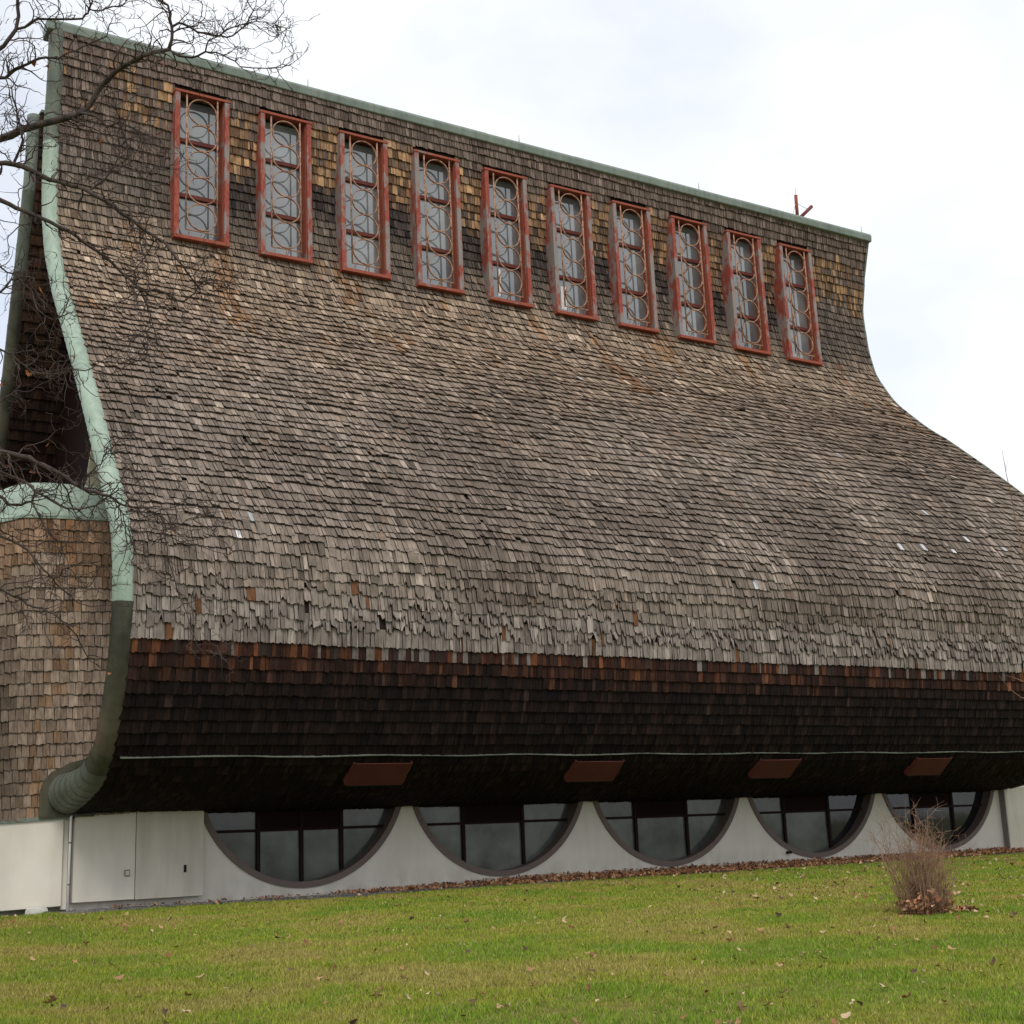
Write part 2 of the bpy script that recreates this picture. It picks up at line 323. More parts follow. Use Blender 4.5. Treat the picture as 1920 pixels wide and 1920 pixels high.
# ---- wooden shingles
HEX = [(0, 2, 3, 4, 5, 1), (2, 6, 7, 3), (3, 7, 8, 4), (4, 8, 9, 5), (0, 6, 2), (1, 5, 9)]
def shake_mesh(name, fr, A, parent, mat=M_SHAKE):
    """A: dict of arrays x0,x1,sb,ln,tb,lift,e(4 cols),skew,col(3)"""
    n = len(A['x0']); V = np.zeros((n, 10, 3)); G = np.zeros((n, 10, 3))
    fr4 = np.array([0, .34, .66, 1.]); w = A['x1'] - A['x0']; off = rng.random((n, 2)) * 90
    pt, tt, nn = fr(A['x0'], A['sb'] - A['ln']); V[:, 0] = pt + nn * .003; pt, tt, nn = fr(A['x1'], A['sb'] - A['ln']); V[:, 1] = pt + nn * .003
    for k in range(4):
        x = A['x0'] + w * fr4[k]; p, t, nv = fr(x, A['sb'] + A['e'][:, k])
        V[:, 2 + k] = p + nv * (A['tb'] + A['lift'] * (1 if k < 2 else .6))[:, None]; V[:, 6 + k] = p + nv * (.002 + A['lift'] * .9)[:, None]
        for q in (2, 6): G[:, q + k, 0] = w * fr4[k]; G[:, q + k, 1] = 0
    G[:, 1, 0] = w; G[:, 0, 1] = A['ln']; G[:, 1, 1] = A['ln']; G[:, :, 0] += off[:, :1]; G[:, :, 1] += off[:, 1:]
    faces = [tuple(i * 10 + k for k in f) for i in range(n) for f in HEX]
    o = mesh(name, V.reshape(-1, 3), faces, mat, None, 'stuff')
    at = o.data.attributes.new('grain', 'FLOAT_VECTOR', 'POINT'); at.data.foreach_set('vector', G.ravel())
    cl = o.data.attributes.new('Col', 'FLOAT_COLOR', 'FACE'); cc = np.ones((n, 6, 4)); cc[:, :, :3] = A['col'][:, None, :]; cc[:, 1:, :3] *= .30; cl.data.foreach_set('color', cc.ravel())   # butts and sides darkened: course shadow painted in over darker end grain
    o.parent = parent; return o
VAR = []
for k in range(6):                                   # unit shingles shared by the single pieces
    e = [random.uniform(-.07, .05) for _ in range(4)]; xs4 = [-.5, -.16, .16, .5]
    v = [(-.5, 1, .12), (.5, 1, .12)] + [(x, -q, 1 + random.uniform(-.1, .1)) for x, q in zip(xs4, e)] + [(x, -q, .05) for x, q in zip(xs4, e)]
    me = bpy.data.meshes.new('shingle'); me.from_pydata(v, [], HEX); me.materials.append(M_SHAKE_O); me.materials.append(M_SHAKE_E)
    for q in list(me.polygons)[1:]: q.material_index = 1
    at = me.attributes.new('grain', 'FLOAT_VECTOR', 'POINT'); at.data.foreach_set('vector', [c for p in v for c in (p[0] * .14 + k * 3.1, p[1] * .3, 0)]); VAR.append(me)
def single_shingles(fr, A, idx, parent):
    xm = (A['x0'] + A['x1']) / 2; p, t, n = fr(xm, A['sb']); pt, _, nt_ = fr(xm, A['sb'] - A['ln'])
    for q, i in enumerate(idx):
        up = (pt[i] - p[i]); Ln = np.linalg.norm(up); ax = np.array([1., 0, 0]) if A.get('flip', 1) == 1 else np.array([-1., 0, 0])
        sk = rng.normal(0, .02); w_ = A['x1'][i] - A['x0'][i]; sx = A.get('ax'); ax = ax if sx is None else sx[i]
        nv = n[i]; axs = ax + up / Ln * sk
        o = obj('shingle', VAR[q % 6], parent); o.color = (*A['col'][i], 1)
        o.matrix_local = Matrix([[axs[j] * w_, up[j], nv[j] * A['tb'][i], p[i][j] + nv[j] * A['lift'][i] * .8] for j in range(3)] + [[0, 0, 0, 1]])

def near_shakes():
    out = {k: [] for k in ('x0', 'x1', 'sb', 'ln', 'tb', 'lift', 'e')}; EXP = .222
    rows = [.30 + EXP * i for i in range(200) if .30 + EXP * i < S_END - .05]
    # line a row up with the ragged grey fringe
    sh = min(rows, key=lambda r: abs(r - S_FR)) - S_FR; rows = [r - sh for r in rows]
    for r, s in enumerate(rows):
        zc = np.interp(s, SS, ZP); x = XL + .1 + random.uniform(-.1, 0); gend = x; goff = 0.
        fringe = S_FR - 1.3 < s < S_FR + .1; low = s > S_FR + .1; mid = 5 < s < S_FR - 1.3
        while x < XR - .03:
            wd = random.choice([.055, .07, .08, .09, .10, .12, .145]) * random.uniform(.9, 1.1)
            if fringe: wd *= random.choice([.6, .9, 1, 1.1])
            x1 = min(x + wd, XR - .02); blocked = False
            if S_WT - .02 < s < S_WB + .1:
                for wx in WIN_X:
                    if wx + .02 < x < wx + WIN_W - .04: x = wx + WIN_W - .03; blocked = True; break
                    if x < wx + .04 < x1: x1 = wx + .04
                if blocked: continue
            wave = .02 * math.sin(x * .9 + r * 1.7) + .03 * (float(vnoise(x * .8, r * .37, 5)) - .5)
            if x > gend: gend = x + random.uniform(.25, .9); goff = rng.normal(0, .020 if mid else .014 if fringe else .001 if low else .006)
            wave += goff; jit = .006
            if mid: jit = .011; wave *= 1.2
            if fringe: jit = .011
            if low: jit = .0025; wave *= .15
            ds = wave + rng.normal(0, jit); lift = random.uniform(.012, .034) if not low else random.uniform(.008, .02); tb = random.uniform(.030, .046); e = rng.normal(0, .005, 4)
            if mid: tb = random.uniform(.030, .052); lift = random.uniform(.004, .026) + max(0, rng.normal(-.006, .010)); e = rng.normal(0, .007, 4)
            if mid and random.random() < .02: ds -= random.uniform(.03, .12)
            if fringe:
                tb = random.uniform(.030, .052); lift = random.uniform(.004, .026) + max(0, rng.normal(-.004, .014)); e = rng.normal(0, .01, 4)
                prog = (s - (S_FR - 1.3)) / 1.3
                if s > S_FR - .1: ds *= .35
                elif random.random() < .12 + .38 * prog: e = e - np.abs(rng.normal(0, .060 * (.4 + prog), 4)); ds -= random.uniform(0, .04)
                if random.random() < .006 * prog: x = x1 + .004; continue
            if random.random() < .0006 and not low: x = x1; continue
            gap = random.uniform(.0015, .004) if low else random.uniform(.002, .009)
            out['x0'].append(x + gap); out['x1'].append(x1 - gap * .3); out['sb'].append(s + ds); out['ln'].append(EXP * 1.42 + ds)
            out['tb'].append(tb); out['lift'].append(lift); out['e'].append(e); x = x1
    A = {k: np.array(v) for k, v in out.items()}; n = len(A['x0']); xm = (A['x0'] + A['x1']) / 2; s = A['sb']; z = np.interp(s, SS, ZP)
    c = lambda *q: np.array(q)[None, :]
    def lerp(a_, b_, t): t = np.clip(t, 0, 1)[:, None]; return a_ * (1 - t) + b_ * t
    r1 = rng.random(n); r2 = rng.random(n); big = fbm(xm * .45, s * .45, 11); med = fbm(xm * 1.3, s * 1.3, 23); streak = fbm(xm * 1.6, s * .25, 31)
    gray = lerp(c(.145, .113, .091), c(.243, .196, .158), (big - .3) * 2.2); tan = lerp(c(.20, .142, .100), c(.325, .240, .172), r1)
    col = lerp(tan, gray, (11.6 - z + (med - .5) * 5) / 4.2 * 1.0)
    rust = (z > 10.3) & (z < 13.1) & (streak > .62) & (r2 < .65); col[rust] = lerp(c(.19, .105, .06), c(.29, .175, .10), r1)[rust] * 1.0
    # upper wall: above the windows, sheltered orange next to the frames, black below
    slope_col = col.copy(); up = z > 11.8; t = (16.5 - z) / 3.5; xi = (xm - WIN_X[0]) / 2.034; inr = (xm > 8.9) & (xm < 28.8)
    base = lerp(c(.098, .070, .057), c(.19, .142, .116), r1); col[up] = base[up]
    ph = t + (med - .5) * .35 + (r2 - .5) * .2 - .05 * np.sin(xm * .8)
    oran = lerp(c(.115, .066, .040), c(.46, .275, .145), r1 ** 1.3); blk = lerp(c(.035, .028, .026), c(.08, .063, .055), r1); gb = lerp(c(.10, .08, .066), c(.16, .125, .10), r1)
    sm = lambda q, a_, b_: np.clip((q - a_) / (b_ - a_), 0, 1) ** 2 * (3 - 2 * np.clip((q - a_) / (b_ - a_), 0, 1))
    ph = t + (med - .5) * .30 + (r2 - .5) * .14 - .05 * np.sin(xm * .8)
    m = up & inr & (t > -.03); wc = lerp(base, lerp(oran, base, (r2 > .80) * 1.), sm(ph, .0, .10)); wc = lerp(wc, blk, sm(ph, .36, .52)); wc = lerp(wc, gb, sm(ph, .66, .84)); col[m] = wc[m]
    le = up & (xm <= 8.9); m = le & (t > -.05) & (t < .32) & (r2 + (med - .5) * 1.4 < .16 + .12 * (xm - 6.3)); col[m] = oran[m] * .8
    m = le & (t > .55); col[m] = gb[m]
    ri = up & (xm >= 28.8); m = ri & (ph > .10) & (ph < .46) & (r2 < .75); col[m] = oran[m] * .9
    m = ri & (ph > .55); col[m] = gb[m] * .85
    bl = np.clip((z - 12.35 + (med - .5) * 2.2 + (r2 - .5) * .5) / 1.1, 0, 1); col = lerp(slope_col, col, bl)
    # mottled ageing of the open slope
    op = (bl < .5) & (s < S_FR - .9); dk = op & (r2 < .07); col[dk] *= .6; li = op & (r2 > .91); col[li] = col[li] * 1.35 + .012
    br = op & (r2 > .845) & (r2 < .86); col[br] *= np.array([1.03, .9, .82])
    wl = op & (np.hypot((xm - 26.3) / 3.6, (z - 6.4) / 1.0) < 1) & (rng.random(n) < .014); col[wl] = (.50, .50, .51)
    wl = op & (rng.random(n) < .0002); col[wl] = (.4, .4, .4)
    silver = lerp(c(.16, .131, .112), c(.275, .233, .202), r1); m = (s >= S_FR - .9) & (s <= S_FR + .12); tt = np.clip((s - (S_FR - .9)) / .5, 0, 1); col[m] = lerp(gray, silver, tt)[m]
    m = m & (r2 < .015); col[m] = (.13, .06, .03)
    # sheltered underside: red-brown, then almost black
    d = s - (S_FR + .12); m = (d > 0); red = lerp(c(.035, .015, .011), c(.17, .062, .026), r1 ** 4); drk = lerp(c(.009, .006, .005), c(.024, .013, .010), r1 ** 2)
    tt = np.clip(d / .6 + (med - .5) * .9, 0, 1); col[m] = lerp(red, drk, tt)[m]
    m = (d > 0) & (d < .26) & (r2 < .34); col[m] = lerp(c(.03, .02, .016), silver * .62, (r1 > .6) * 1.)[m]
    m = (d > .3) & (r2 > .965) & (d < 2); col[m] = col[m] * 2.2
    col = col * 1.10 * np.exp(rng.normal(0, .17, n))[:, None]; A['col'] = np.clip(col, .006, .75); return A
A = near_shakes(); fr_near = frame_of(near)
camp = np.array([0, 0, H]); xm = (A['x0'] + A['x1']) / 2; pp_, tt_, nn_ = fr_near(xm, A['sb'] - .12); vv = camp - pp_; dd = np.linalg.norm(vv, axis=1)
score = (A['x1'] - A['x0']) * np.clip((nn_ * vv).sum(1) / dd, 0, 1) / dd ** 2
score *= (A['sb'] < S_FR + .9) & (np.abs(A['e']).max(1) < .03)
idx = np.argsort(-score)[:300]; keep = np.ones(len(dd), bool); keep[idx] = False
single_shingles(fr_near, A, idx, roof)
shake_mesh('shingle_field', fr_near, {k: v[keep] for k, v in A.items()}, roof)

# ---- copper verge caps on the gable edge (short lapped sections)
def verge(fn, X, s_a, s_b, rad, inset, names, mats, step=.27, sgn=1, n=14, parent=None):
    fr = frame_of(fn, sgn); s = s_a; k = 0
    while s < s_b - .05:
        e = min(s + step, s_b); q = np.linspace(max(s - .03, s_a), e, 7); p, t, nv = fr(np.full(7, X), q); ins = inset(q) if callable(inset) else inset
        rr_ = rad(q) if callable(rad) else np.full(7, rad); pts = p - nv * np.reshape(ins, (-1, 1)); zc = pts[3][2] - H
        mb = MB(); mb.tube(list(pts), list(rr_ + np.array([.0065, .003, .002, .001, 0, 0, -.001])), n, cap=(s <= s_a + .01 or e >= s_b - .06))
        o = mb.build('copper_section', mats(zc), None, True); cpart(o); o.data.polygons.foreach_set('use_smooth', [len(p_.vertices) == 4 for p_ in o.data.polygons]); s = e; k += 1
cop_l = lambda zc: M_COPG if zc > 14.6 else (M_COP if zc > 3.83 else (M_COPD if zc > 1.25 else M_COPG))  # top sections use darker copper: shade of their facing painted in
vr = lambda q: np.interp(q, [0, 18.2, 19.4, 20.6], [.175, .18, .26, .345])
verge(near, XL + .02, .16, float(SS[np.argmin(np.abs(YP - 24.98) + 99 * (SS < 17))]), vr, lambda q: np.interp(q, [0, 17, 18.2, 19.4, 20.6], [.10, .10, .11, .19, .29]), None, cop_l, n=20)
verge(near, XR, .05, S_END - .4, .05, .0, None, lambda z: M_COPG, 1.5, n=8)
# ridge cap in lengths with lapped joints
y_r, z_r = PL[0]; rx = np.linspace(XL - .2, XR + .05, 10)
for i in range(9):
    mb = MB(); g = .006 * (i % 2); x0, x1 = rx[i] - .01, rx[i + 1] + .012
    prof = [(-.06 - g, -.24), (-.075 - g, -.06), (-.03, .015 + g), (.10, .035 + g), (.32, .02 + g), (.40 + g, -.05), (.40 + g, -.32)]
    dyr = lambda x: 0
    mb.prism([(x0, y_r + q[0], z_r + H + q[1]) for q in prof], (x1 - x0, 0, 0)); o = mb.build('ridge_cap', M_COPR); cpart(fixn(o)); bevel(o, .02, 2)
# drip edge strip under the bulge
for i in range(6):
    xa, xb = XL + .25 + i * 4.08, XL + .25 + (i + 1) * 4.08 - .012; xs = np.linspace(xa, xb, 12); p, t, nv = fr_near(xs, np.full(12, S_DRIP) + .012 * np.sin(xs * 2.1)); v = []; f = []
    for q, k in zip(range(12), p):
        h = .062 + .022 * float(vnoise(xs[q] * 2.3, 1, 9))
        v += [k + nv[q] * .0, k + nv[q] * h, k + nv[q] * h + t[q] * .012, k + t[q] * .012]
        if q:
            b = 4 * q
            for c_ in range(4): f.append((b - 4 + c_, b - 4 + (c_ + 1) % 4, b + (c_ + 1) % 4, b + c_))
    cpart(fixn(mesh('drip_edge', v, f, M_COPG)))
# thin copper flashing where the underside meets the wall
# ---- red hatch panels hanging in the underside
for hx in (10.79, 15.56, 20.33, 25.10):
    hatch = None; p, t, nv = fr_near(np.array([hx, hx]), np.array([S_DRIP + .16, S_DRIP + .68])); a0, b0 = p[0] + nv[0] * .10, p[1] + nv[1] * .17
    ex = np.array([1.12, 0, 0]); nrm = np.cross(ex, b0 - a0); nrm = nrm / np.linalg.norm(nrm) * .02
    mb = MB(); mb.prism([a0, a0 + ex, b0 + ex, b0], nrm); hatch = cpart(fixn(mb.build('soffit_hatch', M_HATCH)))
    for sx in (0, 1.12):
        mb = MB(); c0, c1 = p[0] + nv[0] * .02, p[1] + nv[1] * .0; d = np.array([sx + (-.03 if sx == 0 else .0), 0, 0]); mb.prism([a0 + d + nrm, b0 + d + nrm, c1 + d, c0 + d], (.03, 0, 0)); under(fixn(mb.build('hatch_side', M_DRED)), hatch)
    mb = MB(); d = (b0 - a0) / np.linalg.norm(b0 - a0); mb.prism([b0 + d * .003, b0 + ex + d * .003, p[1] + ex + d * .003, p[1] + d * .003], d * .02); under(fixn(mb.build('hatch_end', M_VOID)), hatch)

# ---- far slope (lower fin), gable wall and the roof between
FP = np.array([(29.62, 16.04), (29.60, 15.3), (29.66, 14.5), (29.92, 13.7), (30.2, 12.8), (30.5, 11.9), (31.1, 10.1), (31.75, 8.6), (33.2, 6.6), (35.3, 4.8), (37.5, 3.4), (39.2, 2.2), (40.0, .8), (39.8, -.4), (39.0, -1.1)])
fs0 = np.r_[0, np.cumsum(np.hypot(*np.diff(FP, axis=0).T))]; FS = np.linspace(0, fs0[-1], 300); FY = smooth(np.interp(FS, fs0, FP[:, 0]), 21); FZ = smooth(np.interp(FS, fs0, FP[:, 1]), 21)
def far(X, s): X = np.asarray(X, float); s = np.asarray(s, float); return np.stack([X + 0 * s, np.interp(s, FS, FY), np.interp(s, FS, FZ) + H], -1)
cpart(sheet('far_roof_slope', far, np.linspace(XL + .02, XR, 6), np.linspace(0, FS[-1], 50), .12, .3, M_SHEATH, None, -1))
fr_farin = frame_of(lambda X, s: far(X, s) + np.array([0, -.20, 0]), 1)
verge(far, XL - .05, .06, fs0[-1] - .3, .165, .0, None, lambda zc: M_COPR if zc > 14.5 else (M_COPG if zc > 12.6 else M_COPD), .6, -1)
def plain_shakes(x0, x1, ss, colf, wmin=.09, wmax=.18, exp=.243, skip=None, jit=.005):
    out = {k: [] for k in ('x0', 'x1', 'sb', 'ln', 'tb', 'lift', 'e')}
    for r, s in enumerate(ss):
        x = x0 + random.uniform(-.08, 0)
        while x < x1 - .02:
            b = min(x + random.uniform(wmin, wmax), x1); a_ = max(x, x0)
            if b - a_ > .03 and not (skip and skip((a_ + b) / 2, s)):
                ds = rng.normal(0, jit); g = random.uniform(.003, .010)
                for k, v in zip(('x0', 'x1', 'sb', 'ln', 'tb', 'lift', 'e'), (a_ + g, b - g * .3, s + ds, exp * 1.42 + ds, random.uniform(.028, .044), random.uniform(.008, .024), rng.normal(0, .0025, 4))): out[k].append(v)
            x = b
    A = {k: np.array(v) for k, v in out.items()}; A['col'] = colf((A['x0'] + A['x1']) / 2, A['sb'], len(A['x0'])); return A
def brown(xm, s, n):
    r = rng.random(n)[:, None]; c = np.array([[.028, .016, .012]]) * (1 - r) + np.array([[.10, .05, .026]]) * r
    dk = np.clip((s - 3.2) / 2.5, 0, 1)[:, None]; return c * (1 - dk) + c * .45 * dk  # darkens down the lining: shade of the deep gable painted into the colour
inner = cpart(mesh('far_slope_lining', [(0, 0, -50), (0, .01, -50), (.01, 0, -50)], [(0, 1, 2)], M_SHEATH)) if False else None
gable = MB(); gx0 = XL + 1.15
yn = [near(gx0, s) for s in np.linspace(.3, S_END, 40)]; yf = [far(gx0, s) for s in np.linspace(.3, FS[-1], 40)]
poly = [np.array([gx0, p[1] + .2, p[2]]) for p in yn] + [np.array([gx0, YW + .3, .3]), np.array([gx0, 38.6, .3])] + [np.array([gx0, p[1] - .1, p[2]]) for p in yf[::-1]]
gable.prism(poly, (.2, 0, 0)); gw = cpart(fixn(gable.build('gable_wall', M_INFILL)))  # near-black colour stands in for shade inside the gable recess
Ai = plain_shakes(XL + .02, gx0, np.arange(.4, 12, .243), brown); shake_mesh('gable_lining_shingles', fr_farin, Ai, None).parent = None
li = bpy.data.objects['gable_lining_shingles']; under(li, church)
# flat roof strip between the two fins
mb = MB(); mb.box(XL + .1, XR - .1, 28.85, 29.5, 15.35 + H, 15.5 + H); cpart(mb.build('valley_roof', M_COPR))
mb = MB(); mb.box(XL + .03, XR, 29.35, 29.86, 16.0 + H, 16.06 + H); cpart(mb.build('far_ridge_cap', M_COPR))
# right end wall (out of view) keeps the hall closed
mb = MB(); mb.prism([np.array([XR - .8, p[1] + (.75 if p[1] < YW + 4.5 else 0), p[2]]) for p in poly], (.2, 0, 0)); cpart(fixn(mb.build('end_wall', M_SHEATH)))

# ---- red clerestory windows with ring grilles
yt = float(near(18, S_WT)[1]); glint = {4: (.30, .02, .40), 5: (.22, .10, .34), 6: (.03, .06, .42)}
def make_window(i):
    x0, x1 = WIN_X[i], WIN_X[i] + WIN_W; xm = (x0 + x1) / 2
    T, Bm = near(xm, S_WT), near(xm, S_WB); nv = np.array([0, -1., 0])
    out = .17; up = (T - Bm) / np.linalg.norm(T - Bm); nrm = np.cross(np.array([1., 0, 0]), up); nrm = nrm / np.linalg.norm(nrm) ; nrm = nrm if nrm[1] < 0 else -nrm
    Hh = np.linalg.norm(T - Bm); O = Bm + nrm * out        # front plane origin at the bottom middle
    ex = np.array([1., 0, 0]); Q = lambda x, h, d=0: O + ex * x + up * h + nrm * d     # local: x across, h up, d outward
    hw = WIN_W / 2
    def bar(mb, xa, xb, ha, hb, da, db):
        c = Q((xa + xb) / 2, (ha + hb) / 2, (da + db) / 2); mb.obox(c, ex * (xb - xa) / 2, up * (hb - ha) / 2, nrm * (db - da) / 2)
    mb = MB(); bar(mb, -hw, -hw + .115, .037, Hh, -.03, .035); bar(mb, hw - .115, hw, .037, Hh, -.03, .035)
    win = mb.build('clerestory_window', M_RED); cpart(fixn(win)); bevel(win, .006)
    sub = lambda m, n, mat, sm=False: under(fixn(m.build(n, mat, None, sm)), win)
    mb = MB(); bar(mb, -hw - .015, hw + .015, Hh, Hh + .055, -.12, .05); sub(mb, 'head', M_RED2)
    mb = MB(); bar(mb, -hw - .005, hw + .005, -.04, .035, -.12, .05); sub(mb, 'sill', M_RED2)
    # cheeks from the front plane back to the curved roof
    for sx in (-hw, hw - .035):
        ss_ = np.linspace(S_WT, S_WB, 16); back = near(np.full(16, xm + sx), ss_) + np.array([0, .06, 0]); fro = [Q(sx, h, -.03) for h in np.linspace(0, Hh, 6)]
        mb = MB(); mb.prism(list(back) + [np.array([xm + sx, f_[1], f_[2]]) for f_ in fro], (.035, 0, 0)); sub(mb, 'cheek', M_RED)
    for sx, mt in ((-hw + .115, M_RED2), (hw - .135, M_RED2)):
        mb = MB(); bar(mb, sx, sx + .02, .04, Hh, -.30, -.031); sub(mb, 'reveal', mt)
    mb = MB(); bar(mb, -hw + .115, hw - .115, Hh - .02, Hh - .001, -.30, -.125); sub(mb, 'top_reveal', M_DRED)
    mb = MB(); bar(mb, -hw + .115, hw - .115, .04, .075, -.30, -.125); sub(mb, 'bottom_reveal', M_DRED)
    gl0, gl1 = .20, Hh - .06; hs = [gl0, gl0 + .285 * (gl1 - gl0), gl0 + .70 * (gl1 - gl0), gl1]
    for k in range(3):
        mb = MB(); bar(mb, -hw + .137, hw - .137, hs[k] + (.04 if k else -.06), hs[k + 1] - (.04 if k < 2 else -.03), -.31, -.30 + .004 * k); sub(mb, 'pane', M_GLASS)
        if k: mb = MB(); bar(mb, -hw + .136, hw - .136, hs[k] - .045, hs[k] + .045, -.32, -.235); sub(mb, 'glazing_bar', M_DRED)
    mb = MB(); bar(mb, -hw + .05, hw - .05, .02, Hh - .02, -.42, -.33); sub(mb, 'backing', M_VOID)
    # grille: two rods, base rod with pegs, five rings
    for sx in (-.36, .36):
        mb = MB(); mb.tube([Q(sx, .20, -.0), Q(sx, Hh - .001, -.0)], .020, 6); sub(mb, 'grille_rod', M_IRON, True)
    mb = MB(); mb.tube([Q(-.38, .20, 0), Q(.38, .20, 0)], .016, 6)
    for sx in (-.28, 0, .28): mb.tube([Q(sx, .20, 0), Q(sx, .10, -.03)], .014, 5)
    sub(mb, 'grille_base', M_IRON)
    rr = (Hh - .30) / 5 / 2
    for k in range(5):
        cz = .215 + rr * (2 * k + 1) + .008; pts = [Q(.335 * math.cos(t), cz + rr * .985 * math.sin(t), .012) for t in np.linspace(0, 2 * math.pi, 33)]
        v = []; f = []
        for j, t in enumerate(np.linspace(0, 2 * math.pi, 32, endpoint=False)):
            for (dr, dd_) in ((-.010, -.022), (.010, -.022), (.010, .022), (-.010, .022)): v.append(Q((.33 + dr) * math.cos(t), cz + (rr * .985 + dr) * math.sin(t), .005 + dd_))
            b = 4 * j; b2 = 4 * ((j + 1) % 32)
            for c_ in range(4): f.append((b + c_, b + (c_ + 1) % 4, b2 + (c_ + 1) % 4, b2 + c_))
        m2 = MB(); m2.add(v, f); sub(m2, 'ring', M_IRON)
    if i in glint:
        g = glint[i]; mb = MB(); bar(mb, -hw + .15 + g[0], -hw + .15 + g[0] + g[1] + .07, .24, .24 + 1.0 * g[2] * 1.9, -.299, -.2965); sub(mb, 'glint_strip', M_WHITE)  # white strip on the pane stands in for a bright glint
for i in range(10): make_window(i)

# ---- red V bracket, lightning rods on the ridge
zb = z_r + H + .03; px_of = lambda x: x
bx = float(onY((1497, 402), 28.1)[0])
br = MB(); b0 = np.array([bx, y_r + .15, zb - .02])
t1 = onY((1492, 366), 28.1); t2 = onY((1526, 385), 28.1); t1[1] = y_r + .1; t2[1] = y_r + .2
br.tube([b0, t1], [.05, .05], 8); o1 = cpart(br.build('ridge_bracket', M_RED2, None, True))
m2 = MB(); m2.tube([b0 + (.05, 0, 0), t2], [.055, .055], 8); under(m2.build('bracket_arm', M_DRED, None, True), o1)
m2 = MB(); m2.tube([t1, t1 + (0, 0, .25)], .008, 4); m2.tube([t1 + (0, 0, -.25), (t1 + t2) / 2 + (0, 0, -.22), t2 + (-.12, 0, -.1)], .008, 4); m2.tube([t1 + (0, 0, -.2), b0 + (-.22, 0, 0)], .008, 4); under(m2.build('bracket_wire', M_STEEL), o1)
for p in ((579, 152), (975, 258), (1312, 346), (1617, 428)):
    q = onY(p, 28.1); m2 = MB(); m2.tube([(q[0], y_r + .15, zb - .02), (q[0], y_r + .15, zb + .28)], [.014, .006], 5); cpart(m2.build('lightning_rod', M_STEEL))

# ---- white lower wall with five half-round openings
ZS = .51 + H; ZB = .35; WC = [8.84 + 4.405 * i + 2.045 for i in range(5)]; RC = 2.17; CZ = -.95 + RC + H; x_a, x_b = 8.80, 30.78; hc = math.sqrt(RC ** 2 - (CZ - ZS) ** 2)
poly = [(x_b, YW, ZB), (x_b, YW, ZS + .12)]
th0 = math.asin((ZS - CZ) / RC)
for cx in WC[::-1]:
    poly += [(cx + hc, YW, ZS + .12)] + [(cx + RC * math.cos(t), YW, CZ + RC * math.sin(t)) for t in np.linspace(th0, -math.pi - th0, 41)] + [(cx - hc, YW, ZS + .12)]
poly += [(x_a, YW, ZS + .12), (x_a, YW, ZB)]
mb = MB(); mb.prism(poly, (0, .30, 0)); wall = cpart(fixn(mb.build('white_wall', M_WALL)))
def clip(poly, a_, b_, c_):                          # keep a*x + b*z <= c
    out = []
    for i in range(len(poly)):
        p, q = poly[i], poly[(i + 1) % len(poly)]; dp = a_ * p[0] + b_ * p[1] - c_; dq = a_ * q[0] + b_ * q[1] - c_
        if dp <= 0: out.append(p)
        if dp * dq < 0: t = dp / (dp - dq); out.append((p[0] + t * (q[0] - p[0]), p[1] + t * (q[1] - p[1])))
    return out
for wi, cx in enumerate(WC):
    mb = MB(); v = []; f = []; ts = np.linspace(th0 + .02, -math.pi - th0 - .02, 49)
    for j, t in enumerate(ts):
        for (r_, y_) in ((RC + .03, YW - .035), (RC - .085, YW - .03), (RC - .085, YW + .26), (RC + .03, YW + .26)): v.append((cx + r_ * math.cos(t), y_, CZ + r_ * math.sin(t)))
        if j:
            b = 4 * j
            for c_ in range(4): f.append((b - 4 + c_, b - 4 + (c_ + 1) % 4, b + (c_ + 1) % 4, b + c_))
    f += [(0, 1, 2, 3), tuple(4 * 48 + k for k in (3, 2, 1, 0))]
    mb.add(v, f); rim = cpart(fixn(mb.build('half_round_window', M_BROWN)))
    disk = [(cx + (RC - .03) * math.cos(t), CZ + (RC - .03) * math.sin(t)) for t in np.linspace(th0, -math.pi - th0, 49)]
    if wi == 0: ms = [-.86, .02, .86]
    else: ms = [-.80, .64]
    zh = ZS - .40; xs_ = [-3] + ms + [3]
    for a_ in range(len(xs_) - 1):
        for up_ in (0, 1):
            q = clip(disk, -1, 0, -(cx + xs_[a_])); q = clip(q, 1, 0, cx + xs_[a_ + 1]); q = clip(q, 0, 1 if not up_ else -1, zh if not up_ else -zh)
            if len(q) < 3: continue
            midc = 0 < a_ < len(xs_) - 2; mt = M_INFILL if (up_ and midc) else (M_GLASSD if wi == 4 or (wi == 3 and a_ == 2) else M_GLASSL)
            mb = MB(); yy = YW + (.20 if mt is M_INFILL else .225); mb.prism([(p[0], yy, p[1]) for p in q], (0, .012, 0)); under(fixn(mb.build('infill_panel' if mt is M_INFILL else 'pane', mt)), rim)
    for m_ in ms:
        zl = CZ - math.sqrt(RC ** 2 - m_ ** 2) + .03; mb = MB(); mb.box(cx + m_ - .036, cx + m_ + .036, YW + .17, YW + .26, zl, ZS + .1); under(mb.build('mullion', M_DFRAME), rim)
    hx = math.sqrt(RC ** 2 - (CZ - zh) ** 2) - .03; pr = [-hx] + ms + [hx]
    for k in range(len(pr) - 1):
        mb = MB(); mb.box(cx + pr[k] + (.036 if k else 0), cx + pr[k + 1] - (.036 if k < len(pr) - 2 else 0), YW + .165, YW + .255, zh - .026, zh + .026); under(mb.build('transom', M_DFRAME), rim)
    mb = MB(); mb.prism([(p[0], YW + .28, p[1]) for p in disk], (0, .02, 0)); under(fixn(mb.build('backing', M_VOID)), rim)
